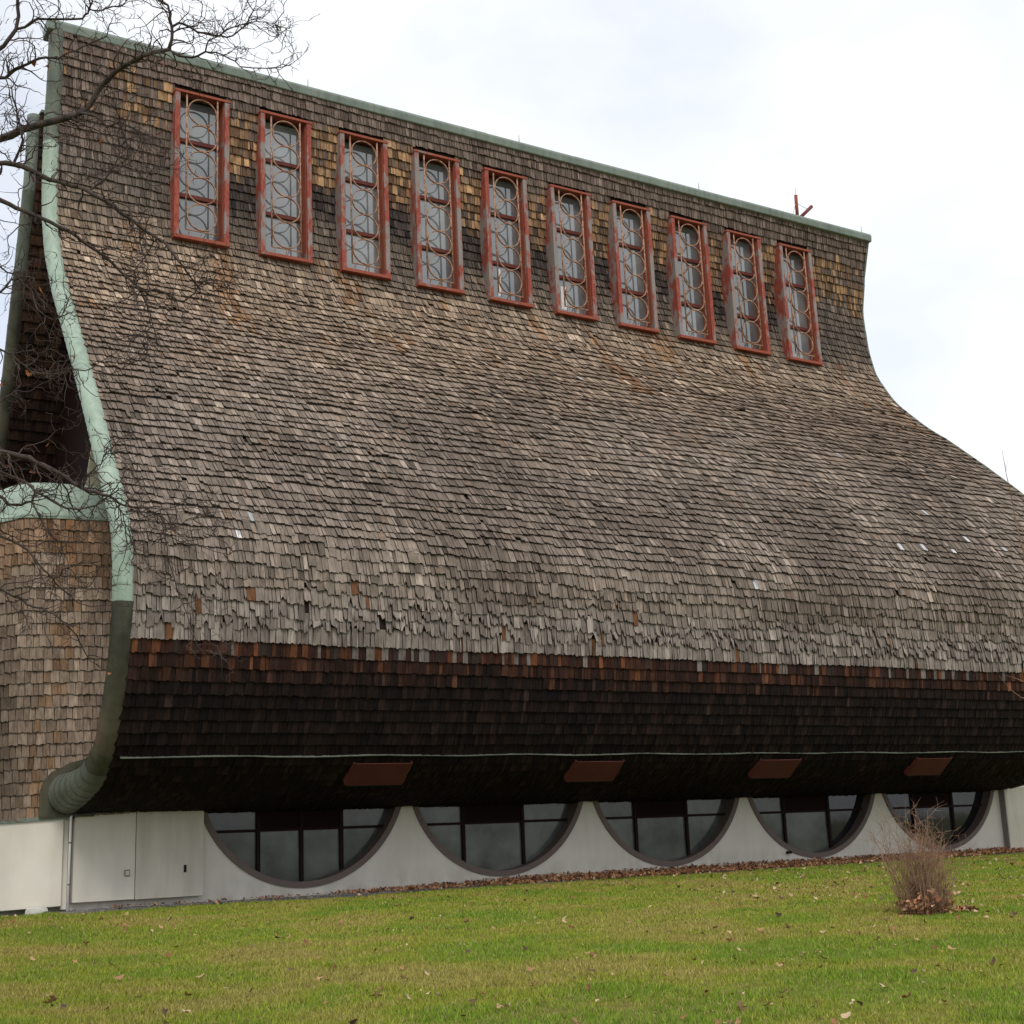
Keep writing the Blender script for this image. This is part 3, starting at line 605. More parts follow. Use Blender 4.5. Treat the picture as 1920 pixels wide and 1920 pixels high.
# little lamp bracket on the fourth window's edge
p = onY((1480, 1598), YW - .06); mb = MB(); mb.box(p[0] - .05, p[0] + .05, YW - .10, YW + .0, p[2] - .03, p[2] + .03); cpart(mb.build('wall_fitting', M_DFRAME))

# boarded access panels at both ends of the wall
YA = 25.10
def panel(x0, x1, z0, z1, y, mat, tilt=0., lean=0.):
    mb = MB(); mb.prism([(x0, y, z0), (x1, y + tilt, z0), (x1, y + tilt + lean, z1), (x0, y + lean, z1)], (0, .16, 0)); return cpart(bevel(fixn(mb.build('access_panel', mat)), .006))
pa = panel(6.49, 7.570, .60, 2.16, YA, M_BOARD, .006); pb = panel(7.580, 8.83, .595, 2.155, YA - .012, M_BOARD2, .03)
mb = MB(); mb.box(7.38, 7.475, YA - .022, YA - .001, 1.60 - .60 + .0, 1.60 - .48 - .005); under(bevel(mb.build('cover_plate', M_STEEL), .008), pa); mb = MB(); mb.box(7.395, 7.46, YA - .028, YA - .0225, 1.02, 1.095); under(mb.build('plate_face', M_BOARD2), pa)
mb = MB(); mb.box(8.46, 8.505, YA - .004, YA + .014, 1.02, 1.15); under(mb.build('slot', M_VOID), pb)
mb = MB(); mb.box(6.40, 8.80, YW - .02, YW + .25, .30, ZS + .1); cpart(mb.build('plinth_wall', M_WALL))
pc = panel(30.80, 34.5, .55, 2.14, YA + .02, M_BOARD2); mb = MB(); mb.box(30.775, 30.797, YA + .03, YW + .02, .50, 2.13); under(mb.build('panel_edge', M_STEEL), pc)
mb = MB(); mb.box(30.785, 34.5, YW, YW + .3, .3, ZS + .1); cpart(mb.build('end_plinth', M_WALL))
# downpipe
d0, d1 = onY((133, 1534), YA - .09), onY((127.5, 1714), YA - .09); mb = MB(); mb.tube([(d0[0] + .05, YA - .01, d0[2] + .12), (d0[0], YA - .085, d0[2] + .0), d0 + (0, 0, -.1), (d0[0] - .01, YA - .09, .44)], .023, 8); dp = cpart(mb.build('downpipe', M_WHITE, None, True))
for z_ in (.9, 1.6):
    mb = MB(); mb.tube([(d0[0] - .005, YA - .09, z_), (d0[0] - .005, YA - .09, z_ + .03)], .028, 8); under(mb.build('pipe_clip', M_STEEL), dp)

# ------------------------------------------------------------------ annex on the left
annex = empty('annex_building', (3, 27, .47)); tag(annex, 'low shingled annex with pale green copper coping left of the church', 'building')
an_off = Vector(annex.location)
def apart(o): o.parent = annex; o.matrix_parent_inverse = Matrix.Translation(-an_off); return o
AX0, AX1 = -4.0, gx0 - .01
top_of = lambda x: H + np.interp(x, [-4, 2, 4.2, 4.99, 5.45, 6.94, 8], [4.6, 5.1, 5.4, 5.6, 5.745, 5.80, 5.82])
bot_of = lambda x: H + np.interp(x, [-4, 5.24, 6.28, 8], [.35, .40, .445, .5])
mb = MB(); xs = np.linspace(AX0, AX1, 24); mb.prism([(x, YA + .03, float(bot_of(x)) - .02) for x in xs] + [(x, YA + .03, float(top_of(x))) for x in xs[::-1]], (0, 7, 0)); aw = apart(fixn(mb.build('annex_wall', M_SHEATH)))
EXA = .207
def ann(X, s): X = np.asarray(X, float); s = np.asarray(s, float); f = np.clip(s / 5.2, 0, 1); z = (H + 5.80 - s) + (1 - f) * (top_of(X) - H - 5.80) + f * (bot_of(X) - H - .60 - .0); return np.stack([X + 0 * s, YA + 0 * X + 0 * s - .02 * np.sin(s * .6), z], -1)
def anncol(xm, s, n):
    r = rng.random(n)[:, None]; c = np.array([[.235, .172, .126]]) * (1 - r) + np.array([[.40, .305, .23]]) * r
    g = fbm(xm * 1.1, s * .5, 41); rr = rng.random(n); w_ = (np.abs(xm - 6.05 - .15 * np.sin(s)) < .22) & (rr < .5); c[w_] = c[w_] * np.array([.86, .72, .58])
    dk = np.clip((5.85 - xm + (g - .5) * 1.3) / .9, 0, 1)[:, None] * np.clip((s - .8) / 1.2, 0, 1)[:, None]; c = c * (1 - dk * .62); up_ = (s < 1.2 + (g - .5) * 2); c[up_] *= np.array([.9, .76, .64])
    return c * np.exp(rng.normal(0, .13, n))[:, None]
fr_ann = frame_of(ann)
nrow = int(5.2 / EXA); rows = [5.2 - EXA * i for i in range(nrow + 1) if 5.2 - EXA * i > .15]
def skipf(x, s): return False
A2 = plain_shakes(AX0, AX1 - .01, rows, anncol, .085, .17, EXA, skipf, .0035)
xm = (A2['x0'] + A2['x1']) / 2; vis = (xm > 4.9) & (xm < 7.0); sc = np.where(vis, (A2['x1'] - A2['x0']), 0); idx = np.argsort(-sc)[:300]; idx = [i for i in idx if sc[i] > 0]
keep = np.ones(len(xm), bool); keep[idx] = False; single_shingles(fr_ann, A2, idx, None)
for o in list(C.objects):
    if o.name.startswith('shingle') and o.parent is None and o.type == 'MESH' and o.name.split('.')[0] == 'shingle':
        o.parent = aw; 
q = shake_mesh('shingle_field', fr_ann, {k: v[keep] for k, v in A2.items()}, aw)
# copper coping in panels, leaning back
xe = np.r_[np.linspace(AX0, 3.0, 6), 4.1, 5.15, 6.2, AX1]
for i in range(len(xe) - 1):
    xs = np.linspace(xe[i] + .004, xe[i + 1] - .004, 5); v = []; f = []
    for j, x in enumerate(xs):
        zb_, lift = float(top_of(x)), float(np.interp(x, [4.99, 5.4, 5.81, 6.92], [.60, .66, .71, .69]))
        v += [(x, YA - .05, zb_ - .03), (x, YA - .05, zb_ + .03), (x, YA + .18, zb_ + lift * .62), (x, YA + .52, zb_ + lift * 1.08), (x, YA + .62, zb_ + lift * 1.08), (x, YA + .62, zb_ - .03)]
        if j:
            b = 6 * j
            for c_ in range(6): f.append((b - 6 + c_, b - 6 + (c_ + 1) % 6, b + (c_ + 1) % 6, b + c_))
    f += [tuple(range(6)), tuple(24 + k for k in range(5, -1, -1))]; apart(fixn(mesh('copper_coping', v, f, M_COP)))
mb = MB(); mb.prism([(x, YA + .6, float(top_of(x)) + .3) for x in (AX0, 2., 5., AX1)] + [(x, YA + .6, float(top_of(x)) + .2) for x in (AX1, 5., 2., AX0)], (0, 6.3, 0)); apart(fixn(mb.build('annex_roof', M_COPD)))
# green flashing at the foot of the shingles, white wall below
mb = MB(); mb.prism([(x, YA - .05, float(bot_of(x)) - .03) for x in (AX0, 5.24, 6.28, 6.42)] + [(x, YA - .05, float(bot_of(x)) + .035) for x in (6.42, 6.28, 5.24, AX0)], (0, .07, 0)); apart(fixn(mb.build('base_flashing', M_COPR)))
mb = MB(); mb.prism([(AX0, YA - .02, .50), (5.34, YA - .02, .535), (6.25, YA - .02, .555), (6.30, YA - .02, .56), (6.30, YA - .02, 2.03), (5.24, YA - .02, 1.99), (AX0, YA - .02, 1.94)], (0, .2, 0)); apart(bevel(fixn(mb.build('annex_base_wall', M_BOARD)), .01))
mb = MB(); mb.box(AX0, 6.47, YA + .13, YA + .6, .30, 2.04); apart(mb.build('annex_plinth', M_CONC))
mb = MB(); mb.box(6.305, 6.40, YA + .05, YA + .12, .50, 2.03); apart(mb.build('corner_strip', M_BOARD))
# flange where the copper verge enters the annex wall
pts = [(5.86, 2.05), (5.86, 2.5), (5.93, 2.70), (6.06, 2.83), (6.22, 2.90), (6.34, 2.97), (6.8, 3.1), (6.8, 2.05)]
mb = MB(); mb.prism([(p[0], YA - .085, p[1]) for p in pts], (0, .09, 0)); apart(fixn(mb.build('copper_flange', M_COPD)))
# cream board in the notch between coping and verge
mb = MB(); mb.prism([onY((160, 915), YA + 1.2), onY((200, 915), YA + 1.2), onY((192, 830), YA + 1.2), onY((172, 838), YA + 1.2)], (0, .05, 0)); apart(fixn(mb.build('cream_board', M_CREAM)))

# ------------------------------------------------------------------ pale stone by the annex wall
import bmesh
bm = bmesh.new(); bmesh.ops.create_icosphere(bm, subdivisions=2, radius=1)
for v in bm.verts: v.co = Vector((v.co.x * .19, v.co.y * .10, max(v.co.z, -.5) * .10)) * (1 + .25 * (random.random() - .5)) + Vector((.03 * v.co.z, 0, 0))
me = bpy.data.meshes.new('pale_stone'); bm.to_mesh(me); bm.free(); me.materials.append(M_STONE); st = obj('pale_stone', me); p = onY((66, 1708), YA - .12)
st.location = (p[0], YA - .14, .50); tag(st, 'small pale stone lying against the foot of the white annex wall', 'stone')

# ------------------------------------------------------------------ grass
def in_view(x, y, mx_=1.06):
    d = np.stack([x, y, lawn_z(x, y) - H], -1) @ R; u = d[:, 0] / -d[:, 2] * FPX / 960; v = d[:, 1] / -d[:, 2] * FPX / 960
    return (d[:, 2] < 0) & (np.abs(u) < mx_) & (np.abs(v) < mx_), -d[:, 2]
NB = 2700000; gxr = rng.uniform(-5, 37, NB); gyr = rng.uniform(5, YW - .30, NB); ok, dist = in_view(gxr, gyr, 1.5); okv, _ = in_view(gxr, gyr, 1.06); ok &= okv | (rng.random(NB) < .45); ok &= rng.random(NB) < np.clip(15. / dist, .2, 1) ** 1.0
edge = YW - .62 - .16 * np.sin(gxr * 1.3) - .35 * (gxr < 14) * (gxr > 6.4); ok &= (gyr < edge + .08 * rng.random(NB)) | (gxr < 6.2)
gxr, gyr, dist = gxr[ok], gyr[ok], dist[ok]; n = len(gxr); print('blades', n)
b1 = fbm(gxr * .45, gyr * .8, 51); b2 = fbm(gxr * 1.2, gyr * 1.2, 61); b3 = fbm(gxr * 4, gyr * 4, 71)
hgt = (.008 + .03 * b2 + .075 * b3 ** 2) * rng.uniform(.6, 1.2, n) * np.where(gyr > YW - 1.3, .8, 1); wd = rng.uniform(.0025, .006, n) * np.clip(dist / 14, 1, 1.9); az = rng.uniform(0, 2 * math.pi, n); ln_ = rng.normal(0, .45, (n, 2))
z0 = lawn_z(gxr, gyr); V = np.zeros((n, 3, 3)); dx, dy = np.cos(az) * wd, np.sin(az) * wd
V[:, 0] = np.stack([gxr - dx, gyr - dy, z0 - .004], -1); V[:, 1] = np.stack([gxr + dx, gyr + dy, z0 - .004], -1); V[:, 2] = np.stack([gxr + ln_[:, 0] * hgt, gyr + ln_[:, 1] * hgt, z0 + hgt], -1)
me = bpy.data.meshes.new('grass'); me.vertices.add(3 * n); me.vertices.foreach_set('co', V.ravel()); me.loops.add(3 * n); me.loops.foreach_set('vertex_index', np.arange(3 * n, dtype=np.int32)); me.polygons.add(n); me.polygons.foreach_set('loop_start', np.arange(0, 3 * n, 3, dtype=np.int32)); me.update(calc_edges=True)
tt = np.clip(.55 + .012 * (gxr - 12) + (b1 - .5) * 2.3 + (b2 - .5) * 2.0 + rng.normal(0, .12, n), 0, 1)[:, None]; dry = np.array([[.29, .245, .06]]); yel = np.array([[.225, .255, .022]]); grn = np.array([[.15, .23, .016]])
col = np.where(tt < .5, dry + (yel - dry) * (tt * 2), yel + (grn - yel) * (tt * 2 - 1)); rr = rng.random(n); col[rr < .10] = (.36, .27, .12); lf = np.clip((7.5 - gxr) / 6, 0, 1)[:, None] * np.clip((gyr - 15) / 8, 0, 1)[:, None]; col = col * (1 - .35 * lf) + np.array([[.22, .14, .035]]) * .35 * lf
col = col * 1.13 * np.exp(rng.normal(0, .22, n))[:, None]; cc = np.ones((n, 3, 4)); cc[:, :, :3] = col[:, None]
ca = me.attributes.new('Col', 'FLOAT_COLOR', 'POINT'); ca.data.foreach_set('color', cc.ravel()); me.materials.append(M_GRASS); g = obj('grass', me); tag(g, 'short yellow green lawn grass in front of the church', 'grass', kind='stuff')

# ------------------------------------------------------------------ fallen leaves
def leaf_shape(seed):
    r = random.Random(seed * 7 + 3); n = 15; v = [(0, 0, 0.)]; curl = r.uniform(.4, 1.3); tw = r.uniform(-1., 1.); asp = r.uniform(.5, .95); ph = r.uniform(0, 6)
    for k in range(n):
        a_ = 2 * math.pi * (k + r.uniform(-.3, .3)) / n; rad = .5 * (.72 + .2 * math.cos(3 * a_ + ph) + r.uniform(-.16, .16)); x, y = rad * math.cos(a_), rad * asp * math.sin(a_); v.append((x, y, curl * (x * x * .9 + y * y * 1.3) + tw * x * y + r.uniform(-.04, .04)))
    return v, [(0, 1 + k, 1 + (k + 1) % n) for k in range(n)]
LV = [leaf_shape(i) for i in range(8)]; LM = []
for v, f in LV:
    me = bpy.data.meshes.new('fallen_leaf'); me.from_pydata(v, [], f); me.materials.append(M_LEAF_O); LM.append(me)
LNAME = ['brown', 'tan', 'pale tan', 'rust brown', 'cream', 'chestnut brown', 'dark brown']
LCOL = [(.34, .19, .09), (.42, .27, .14), (.50, .35, .20), (.24, .10, .045), (.52, .38, .24), (.30, .15, .07), (.10, .06, .04)]
leaf_px = [(222, 1843), (300, 1745), (285, 1761), (330, 1782), (437, 1800), (100, 1885), (118, 1898), (88, 1893), (377, 1840), (349, 1911), (352, 1877), (545, 1829), (705, 1695), (985, 1695), (1050, 1679), (1058, 1667), (1140, 1666), (1186, 1667), (1335, 1749), (1317, 1758), (1258, 1754), (1530, 1795), (1562, 1747), (1588, 1651), (1572, 1664), (1665, 1733), (1678, 1749), (1715, 1833), (1760, 1820), (1784, 1788), (1786, 1776), (1799, 1729), (1830, 1716), (1852, 1718), (1903, 1722), (1440, 1895), (1447, 1893), (1334, 1909), (1229, 1912), (1590, 1917), (1540, 1824), (1110, 1832), (992, 1828), (1103, 1797), (1850, 1727), (1880, 1660), (1845, 1632), (1870, 1636), (1885, 1652), (1908, 1640), (1815, 1665), (1790, 1667), (1848, 1658), (1800, 1680), (1690, 1725), (1735, 1738), (1670, 1752), (1720, 1770), (1640, 1745), (1900, 1615), (1882, 1622), (1780, 1640), (1810, 1633), (1850, 1618), (1745, 1645), (1470, 1871), (1325, 1872), (580, 1860), (610, 1893), (470, 1870), (700, 1880), (755, 1845), (800, 1835), (905, 1875), (950, 1900), (1000, 1860), (1180, 1880), (1250, 1840), (1410, 1815), (1385, 1790), (1630, 1785), (1655, 1860), (1700, 1880), (1770, 1865), (1820, 1895), (1880, 1820), (1890, 1780), (1610, 1700), (1530, 1690), (1480, 1700), (1420, 1690), (1360, 1700), (1300, 1690), (1220, 1705), (885, 1700), (830, 1725), (640, 1735), (520, 1765), (160, 1775), (60, 1805), (45, 1840), (200, 1905), (260, 1880)]
for k, p in enumerate(leaf_px):
    g_ = onG(p); d = np.linalg.norm(g_ - camp); sz = random.uniform(.07, .125) * (1.25 if k in (0, 5, 25, 26) else 1)
    o = obj('fallen_leaf', LM[k % 8]); o.location = (g_[0], g_[1], float(lawn_z(g_[0], g_[1])) + .05); o.scale = (sz, sz, sz); o.rotation_euler = (random.uniform(-.6, .6), random.uniform(-.6, .6), random.uniform(0, 6.3))
    cl = LCOL[k % 7]; o.color = (*cl, 1); 
    zone = 'beside the bare shrub' if abs(p[0] - 1735) < 130 and abs(p[1] - 1715) < 75 else ('close to the white wall' if p[1] < 1690 else ('right of the shrub' if p[0] > 1800 and p[1] < 1760 else (('far left' if p[0] < 420 else 'left of centre' if p[0] < 900 else 'right of centre' if p[0] < 1450 else 'far right') + (' in the foreground' if p[1] > 1830 else ' halfway to the wall'))))
    tag(o, LNAME[k % 7] + ' fallen leaf on the lawn grass ' + zone, 'leaf', 'fallen leaves scattered on the lawn')
def litter(name, pts, sizes, cols, zofs, parent=None):
    v = []; f = []; cc = []
    for (x, y, z), s_, c_ in zip(pts, sizes, cols):
        lv, lf = LV[random.randrange(8)]; m = Matrix.LocRotScale(Vector((x, y, z + zofs)), __import__('mathutils').Euler((random.uniform(-1, 1), random.uniform(-1, 1), random.uniform(0, 6.3))), Vector((s_, s_, s_))); b = len(v)
        v += [tuple(m @ Vector(q)) for q in lv]; f += [tuple(b + i for i in t) for t in lf]; j = random.uniform(.75, 1.25); cc += [(c_[0] * j, c_[1] * j, c_[2] * j, 1)] * len(lv)
    o = mesh(name, v, f, M_LEAF, parent, 'stuff'); at = o.data.attributes.new('Col', 'FLOAT_COLOR', 'POINT'); at.data.foreach_set('color', [q for c_ in cc for q in c_]); return o
pts = []; sz = []; cl = []
RC_ = [(.34, .145, .065), (.42, .20, .09), (.26, .10, .05), (.48, .26, .13), (.15, .065, .04), (.54, .34, .20)]
while len(pts) < 6200:
    x = random.uniform(7.0, 31.3); dens = np.clip((x - 11) / 5, .05, 1)
    if random.random() > dens: continue
    yb = YW - .05 - abs(random.gauss(0, .36)); pts.append((x, yb, .485 + max(0, .13 - (YW - yb) * .25) * random.random() * dens)); sz.append(random.uniform(.06, .12)); cl.append(random.choice(RC_))
lt = litter('leaf_litter', pts, sz, cl, .015); tag(lt, 'drift of rust brown dead leaves along the foot of the white wall', 'leaves', kind='stuff')
pts = []; sz = []; cl = []
while len(pts) < 3000:
    x, y = random.uniform(1, 31), random.uniform(7, YW - .8)
    if random.random() > (.35 + .65 * (x > 15)) * (.3 + .7 * float(fbm(x * .5, y * .5, 81) > .5)): continue
    pts.append((x, y, float(lawn_z(x, y)))); sz.append(random.choice([.03, .04, .05, .07, .10]) * random.uniform(.8, 1.2)); cl.append(random.choice(LCOL))
lt = litter('leaf_crumbs', pts, sz, cl, .042); tag(lt, 'tiny leaf fragments strewn through the lawn grass', 'leaves', kind='stuff')
# pebbles in the gravel
v = []; f = []; cc = []
for _ in range(1500):
    x = random.uniform(6.5, 17); y = YW - random.uniform(.05, .75); s_ = random.uniform(.008, .028); b = len(v); c_ = random.uniform(.10, .32)
    for (dx_, dy_, dz_) in ((1, 0, 0), (0, 1, 0), (-1, 0, 0), (0, -1, 0), (0, 0, .7)): v.append((x + dx_ * s_ * random.uniform(.6, 1.2), y + dy_ * s_ * random.uniform(.6, 1.2), .47 + dz_ * s_)); cc += [c_, c_ * .93, c_ * .86, 1]
    f += [(b, b + 1, b + 4), (b + 1, b + 2, b + 4), (b + 2, b + 3, b + 4), (b + 3, b, b + 4)]
o = mesh('pebbles', v, f, M_PEB, None, 'stuff'); at = o.data.attributes.new('Col', 'FLOAT_COLOR', 'POINT'); at.data.foreach_set('color', cc); tag(o, 'small grey pebbles in the strip below the wall', 'gravel', kind='stuff')

# ------------------------------------------------------------------ dormant shrub
sp = onG((1735, 1714)); sp[2] = float(lawn_z(sp[0], sp[1])); shrub = empty('bare_shrub', tuple(sp)); tag(shrub, 'leafless twiggy shrub with dead leaves caught at its base on the lawn', 'shrub')
def grow(mb, p, d, length, r, depth, kink, rnd, step=.08, up=.0, spawn=.3):
    pts = [p]; rad = [r]; n = max(2, int(length / step)); kids = []
    for i in range(n):
        d = d + np.array([rnd.gauss(0, kink) for _ in range(3)]) + np.array([0, 0, up]); d = d / np.linalg.norm(d); p = p + d * step * rnd.uniform(.7, 1.3); pts.append(p); rad.append(r * (1 - .75 * (i + 1) / n))
        if depth > 0 and rnd.random() < spawn: kids.append((p, d, 1 - (i + 1) / n, rad[-1]))
    mb.tube(pts, rad, 4 if r < .006 else 6, cap=True)
    for (q, dd_, rem, rr_) in kids:
        a_ = np.array([rnd.gauss(0, 1) for _ in range(3)]); a_ = np.cross(dd_, a_); a_ = a_ / (np.linalg.norm(a_) + 1e-9)
        grow(mb, q, dd_ * .55 + a_ * .85, length * rnd.uniform(.3, .6) * (.5 + .5 * rem), max(rr_ * .7, .0026), depth - 1, kink, rnd, step * .85, up, spawn)
rs = random.Random(5)
for k in range(150):
    mb = MB(); a_ = rs.uniform(0, 6.3); b = rs.uniform(0, .33); base = np.array([b * math.cos(a_), b * math.sin(a_), -.02]); sl = rs.uniform(.02, .34) * (.4 + 2 * b); d = np.array([sl * math.cos(a_), sl * math.sin(a_), 1.]); d /= np.linalg.norm(d)
    if k == 3: d = np.array([-.30, .18, 1.]); d /= np.linalg.norm(d)
    grow(mb, base, d, (rs.uniform(.75, 1.4) if k != 3 else 1.75), rs.uniform(.0045, .0085), 2, .085, rs, .09, .025, .34); o = mb.build('stem', M_SHRUB); o.parent = shrub
pts = [(rs.gauss(.0, .21), rs.gauss(-.08, .17), abs(rs.gauss(.06, .11))) for _ in range(210)]
lt = litter('caught_leaves', pts, [rs.uniform(.08, .15) for _ in pts], [rs.choice(RC_ + [(.36, .20, .11)]) for _ in pts], .02, shrub)
pts = [(sp[0] + .55 + rs.gauss(0, .10), sp[1] - .28 + rs.gauss(0, .08), sp[2] + .03) for _ in range(22)]
lt = litter('leaf_clump', pts, [rs.uniform(.07, .12) for _ in pts], [rs.choice(RC_) for _ in pts], .02); tag(lt, 'small clump of brown leaves just right of the bare shrub', 'leaves', kind='stuff')

# ------------------------------------------------------------------ bare tree reaching in from the left
D0 = 10.0; tb = atd((-420, 1500), D0); tb[2] = float(lawn_z(tb[0], tb[1])); tree = empty('bare_tree', tuple(tb)); tag(tree, 'leafless tree whose dark crooked branches reach in at the left edge', 'tree')
toff = tb.copy(); rt = random.Random(11)
tp = [tb + (0, 0, -.1), tb + (.03, .0, .6), tb + (-.05, .1, 2.0), tb + (.04, .05, 3.4), tb + (-.03, -.1, 5.0), tb + (.1, 0, 6.5), tb + (.0, .1, 8.2)]
mb = MB(); mb.tube([p - toff for p in tp], [.24, .19, .16, .14, .11, .08, .04], 12); o = mb.build('trunk', M_BARK, tree, True)
def trunk_at(z):
    zs = [p[2] for p in tp]; return np.array([np.interp(z, zs, [p[j] for p in tp]) for j in range(3)])
LIMBS = [
 ('A', [(-60, 275), (0, 260), (40, 243), (80, 232), (120, 222), (150, 212), (170, 195), (190, 160), (215, 135), (240, 120), (265, 106), (295, 97), (318, 93)], .029, .013, 10.0, True),
 ('A1', [(318, 93), (322, 75), (322, 50), (320, 25), (315, 10), (298, 0), (285, -20)], .013, .006, 10.0, False),
 ('A2', [(323, 45), (335, 43), (355, 50), (370, 60), (400, 67), (425, 70), (445, 60), (463, 45), (475, 20), (463, 0)], .009, .004, 10.0, False),
 ('A3', [(318, 93), (335, 105), (360, 108), (385, 97), (405, 98), (430, 110), (450, 125), (500, 128), (530, 120)], .009, .003, 10.0, False),
 ('A4', [(385, 97), (392, 75), (420, 60), (440, 50), (480, 40), (515, 45), (535, 52)], .006, .0025, 10.05, False),
 ('A5', [(150, 212), (165, 215), (185, 222), (200, 238), (225, 228), (250, 240), (270, 250), (300, 262), (312, 285)], .010, .004, 9.9, False),
 ('A6', [(225, 228), (232, 250), (240, 290), (247, 320), (262, 325), (290, 315)], .008, .003, 9.9, False),
 ('B', [(-60, 300), (0, 306), (25, 308), (55, 318), (75, 328), (110, 340), (140, 350), (165, 358), (195, 375), (215, 385), (235, 405), (262, 425), (285, 440), (305, 452), (320, 470), (335, 490), (350, 510), (365, 528), (385, 528)], .019, .005, 9.4, True),
 ('B1', [(25, 306), (35, 285), (43, 262), (38, 235), (30, 200), (22, 165)], .010, .005, 9.4, False),
 ('B2', [(165, 356), (185, 345), (205, 325), (222, 295), (225, 275)], .007, .003, 9.4, False),
 ('B3', [(290, 440), (285, 460), (265, 490), (250, 525)], .006, .003, 9.4, False),
 ('C', [(-60, 350), (0, 375), (30, 390), (55, 400), (80, 410), (110, 425), (140, 440), (165, 460), (195, 480), (225, 508), (250, 528), (262, 545)], .016, .008, 9.7, True),
 ('C1', [(262, 545), (290, 542), (320, 555), (345, 565), (365, 550), (378, 530), (400, 525), (430, 530)], .008, .003, 9.7, False),
 ('C2', [(262, 545), (270, 560), (282, 590), (290, 620), (295, 645)], .006, .003, 9.7, False),
 ('D', [(-60, 150), (-10, 98), (15, 75), (30, 55), (35, 30), (33, 0), (28, -40)], .017, .011, 10.3, True),
 ('D1', [(33, 46), (60, 40), (90, 36), (120, 36), (155, 35), (165, 25), (170, 10), (165, -20)], .010, .006, 10.3, False),
 ('D2', [(170, 18), (190, 20), (210, 12), (230, 10), (245, -10)], .006, .003, 10.3, False),
 ('E', [(-60, 152), (0, 146), (15, 142), (40, 125), (65, 113), (85, 108), (110, 110), (130, 98), (150, 90), (172, 80), (200, 68), (205, 45)], .014, .004, 10.6, True),
 ('E1', [(8, 148), (18, 170), (24, 200), (35, 230), (55, 246), (85, 250), (108, 268)], .005, .0025, 10.5, False),
 ('F', [(-60, 835), (0, 848), (25, 852), (55, 858), (80, 872), (110, 888), (135, 905), (155, 915), (180, 922), (205, 930), (225, 945), (245, 950), (275, 952), (300, 968)], .021, .004, 9.2, True),
 ('F1', [(155, 915), (162, 895), (175, 882), (190, 870), (200, 850), (195, 838)], .007, .003, 9.2, False),
 ('F2', [(245, 950), (270, 952), (300, 955), (335, 948), (350, 935)], .005, .002, 9.2, False),
 ('G', [(-60, 890), (0, 930), (15, 945), (40, 947), (60, 940), (67, 925), (62, 912), (45, 902), (20, 892), (-10, 880)], .010, .006, 9.0, True),
 ('H', [(45, 902), (65, 920), (100, 940), (125, 953), (150, 955), (180, 948), (195, 935), (215, 940), (225, 955), (232, 975), (235, 1000)], .009, .003, 9.0, False),
 ('H1', [(62, 945), (72, 965), (85, 990), (100, 1008), (115, 1018), (118, 1035)], .007, .003, 9.0, False),
 ('I', [(-60, 985), (0, 1005), (25, 1015), (50, 1030), (70, 1055), (90, 1075), (100, 1085), (110, 1100), (130, 1115), (143, 1128)], .010, .003, 8.9, True),
 ('I1', [(100, 1082), (115, 1075), (125, 1065), (145, 1058), (165, 1055), (185, 1065)], .006, .003, 8.9, False),
 ('J', [(-60, 1070), (0, 1103), (25, 1118), (50, 1133), (80, 1140), (100, 1150), (125, 1173), (145, 1192), (155, 1215), (170, 1240), (190, 1250)], .009, .0025, 8.8, True),
 ('K', [(-60, 590), (0, 548), (20, 525), (40, 520), (65, 522)], .010, .004, 9.6, True),
 ('Lb', [(-60, 640), (0, 655), (25, 668), (45, 685), (65, 700), (95, 702), (120, 698), (137, 690)], .009, .004, 9.3, True),
 ('M', [(137, 690), (160, 695), (180, 695), (205, 702), (225, 695), (250, 680), (270, 675)], .005, .002, 9.3, False),
 ('Nn', [(300, 968), (312, 992), (312, 1017), (315, 1046), (325, 1077), (336, 1116), (349, 1147), (362, 1184), (370, 1210), (385, 1220), (417, 1228)], .0045, .002, 9.2, False),
 ('O', [(300, 968), (305, 1000), (338, 1016), (378, 1025), (406, 1035), (430, 1040)], .004, .002, 9.2, False),
 ('P', [(252, 985), (286, 991), (312, 992), (336, 986), (362, 974), (400, 965)], .004, .002, 9.2, False),
 ('Q1', [(-60, 470), (0, 500), (30, 515), (60, 545), (70, 580), (100, 600), (125, 590)], .007, .0025, 9.5, True),
 ('Q2', [(-60, 730), (0, 755), (20, 740), (40, 720)], .007, .003, 9.5, True),
]
ends = {}
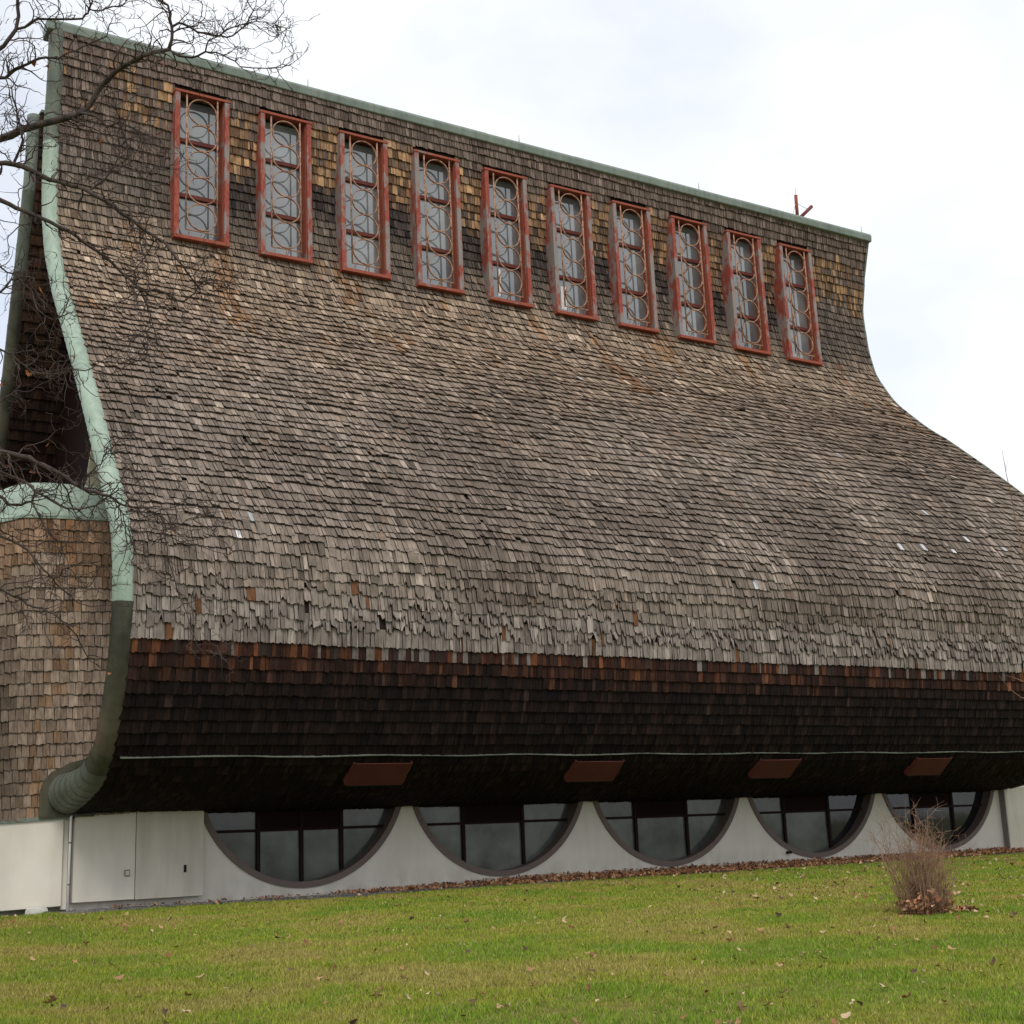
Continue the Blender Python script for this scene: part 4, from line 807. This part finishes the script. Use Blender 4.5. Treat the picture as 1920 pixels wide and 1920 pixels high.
for name, px, r0, r1, dep, fromtrunk in LIMBS:
    n = len(px); dz = [dep + .12 * math.sin(i * .9 + len(name) + dep * 7) * (i / n if fromtrunk else 0) for i in range(n)]
    if not fromtrunk: dz = [dep] * n
    P3 = [atd(p, d) for p, d in zip(px, dz)]
    if fromtrunk:
        q = trunk_at(P3[0][2] - .35 * np.sign(.6) - .25); mid_ = (q + P3[0]) / 2 + np.array([0, 0, .08]); P3 = [q, mid_] + P3; rad = [r0 * 1.5, r0 * 1.2] + list(np.linspace(r0, r1, n))
    else:
        # start on the nearest point of an already built limb
        best = min((np.linalg.norm(p - P3[0]), tuple(p)) for ps in ends.values() for p in ps); P3[0] = np.array(best[1]) if best[0] < .45 else P3[0]; rad = list(np.linspace(r0, r1, n))
    # refine with small kinks
    Q = [P3[0]]; rq = [rad[0]]
    for i in range(1, len(P3)):
        Q.append((P3[i - 1] + P3[i]) / 2 + np.array([rt.gauss(0, .006) for _ in range(3)])); rq.append((rad[i - 1] + rad[i]) / 2 * rt.uniform(.94, 1.1)); Q.append(P3[i]); rq.append(rad[i] * rt.uniform(.96, 1.08))
    ends[name] = Q; mb = MB(); mb.tube([p - toff for p in Q], rq, 8 if r0 > .012 else 6); br_ = mb.build('branch', M_BARK, tree, True)
    # twigs
    mb = MB(); arr = Q[2 if fromtrunk else 0:]; rr_ = rq[2 if fromtrunk else 0:]
    for i in range(1, len(arr)):
        cnt = 1 + (rt.random() < .6) + (i > len(arr) - 4)
        for _ in range(cnt):
            if rt.random() < (.5 if name in ('F2', 'Nn', 'O', 'P', 'M', 'J', 'I', 'I1') else .22): continue
            tdir = arr[i] - arr[i - 1]; tdir = tdir / (np.linalg.norm(tdir) + 1e-9); a_ = np.cross(tdir, np.array([rt.gauss(0, 1) for _ in range(3)])); a_ /= np.linalg.norm(a_) + 1e-9
            grow(mb, arr[i] - toff, tdir * .6 + a_ * .8, rt.uniform(.12, .55), max(.0036, min(rr_[i] * .55, .0062)), 2, .30, rt, .034, .01, .30)
    o = mb.build('twigs', M_TWIG, br_, kind='stuff')
for k in range(9):                                  # the rest of the crown, outside the picture
    z_ = [3.2, 4.1, 4.9, 5.6, 6.2, 6.8, 7.4, 7.9, 8.2][k] + tb[2]; q = trunk_at(z_) - toff; az_ = math.radians(150 + 47 * k) if k < 7 else math.radians(90 * k); d = np.array([-abs(math.cos(az_)) if k < 7 else .3 * math.cos(az_), math.sin(az_), .55 if k < 7 else 1.6]); d /= np.linalg.norm(d)
    mb = MB(); grow(mb, q, d, rt.uniform(1.8, 2.8), .035 - .002 * k, 3, .13, rt, .16, .02, .34); mb.build('branch', M_BARK, tree)
for k, p in enumerate([(12, 40), (65, 118), (92, 125), (305, 121), (390, 245), (138, 668), (136, 852), (15, 876), (60, 885), (90, 835), (52, 700), (410, 640), (190, 265), (172, 100), (205, 1262), (0, 720), (300, 250), (75, 545)]):
    o = obj('leaf', LM[k % 8], tree); q = atd(p, 9.5) - toff; o.location = q; s_ = .05 + .03 * rt.random(); o.scale = (s_, s_ * .6, s_); o.rotation_euler = (rt.uniform(0, 6), rt.uniform(0, 6), rt.uniform(0, 6)); o.color = random.choice([(.30, .10, .045, 1), (.38, .15, .06, 1), (.24, .07, .035, 1)])

# ------------------------------------------------------------------ slender sapling beyond the right edge
sb = onG((2010, 1760)); sb[2] = float(lawn_z(sb[0], sb[1])); sap = empty('slender_sapling', tuple(sb)); tag(sap, 'slender leafless sapling at the far right edge, thin shoots crossing the roof', 'sapling')
ds = float(-(sb - camp) @ R[:, 2])
main = [sb + (0, 0, -.05)] + [atd(p, ds) for p in [(1990, 1600), (1975, 1450), (1955, 1300), (1935, 1150), (1918, 1030), (1905, 980), (1896, 930), (1886, 885), (1879, 845)]]
mb = MB(); mb.tube([p - sb for p in main], [.02, .018, .016, .013, .010, .008, .006, .005, .0035, .002], 6); st_ = mb.build('stem', M_SHRUB, sap, True)
rs = random.Random(3); mb = MB()
for p in main[5:-1]:
    for _ in range(2): grow(mb, p - sb, np.array([rs.gauss(0, .35), rs.gauss(0, .35), 1.]), rs.uniform(.1, .3), .002, 0, .1, rs, .05)
mb.build('shoots', M_SHRUB, sap)
mb = MB(); side = [atd(p, ds) for p in [(1955, 1300), (1935, 1312), (1915, 1308), (1895, 1293), (1882, 1278), (1873, 1267)]]; mb.tube([p - sb for p in side], [.006, .005, .0045, .004, .003, .002], 5); side = [atd(p, ds) for p in [(1945, 1290), (1925, 1280), (1905, 1272), (1885, 1266)]]; mb.tube([p - sb for p in side], [.004, .0035, .003, .002], 5); mb.build('side_shoot', M_SHRUB, sap)
print('objects', len(C.objects))
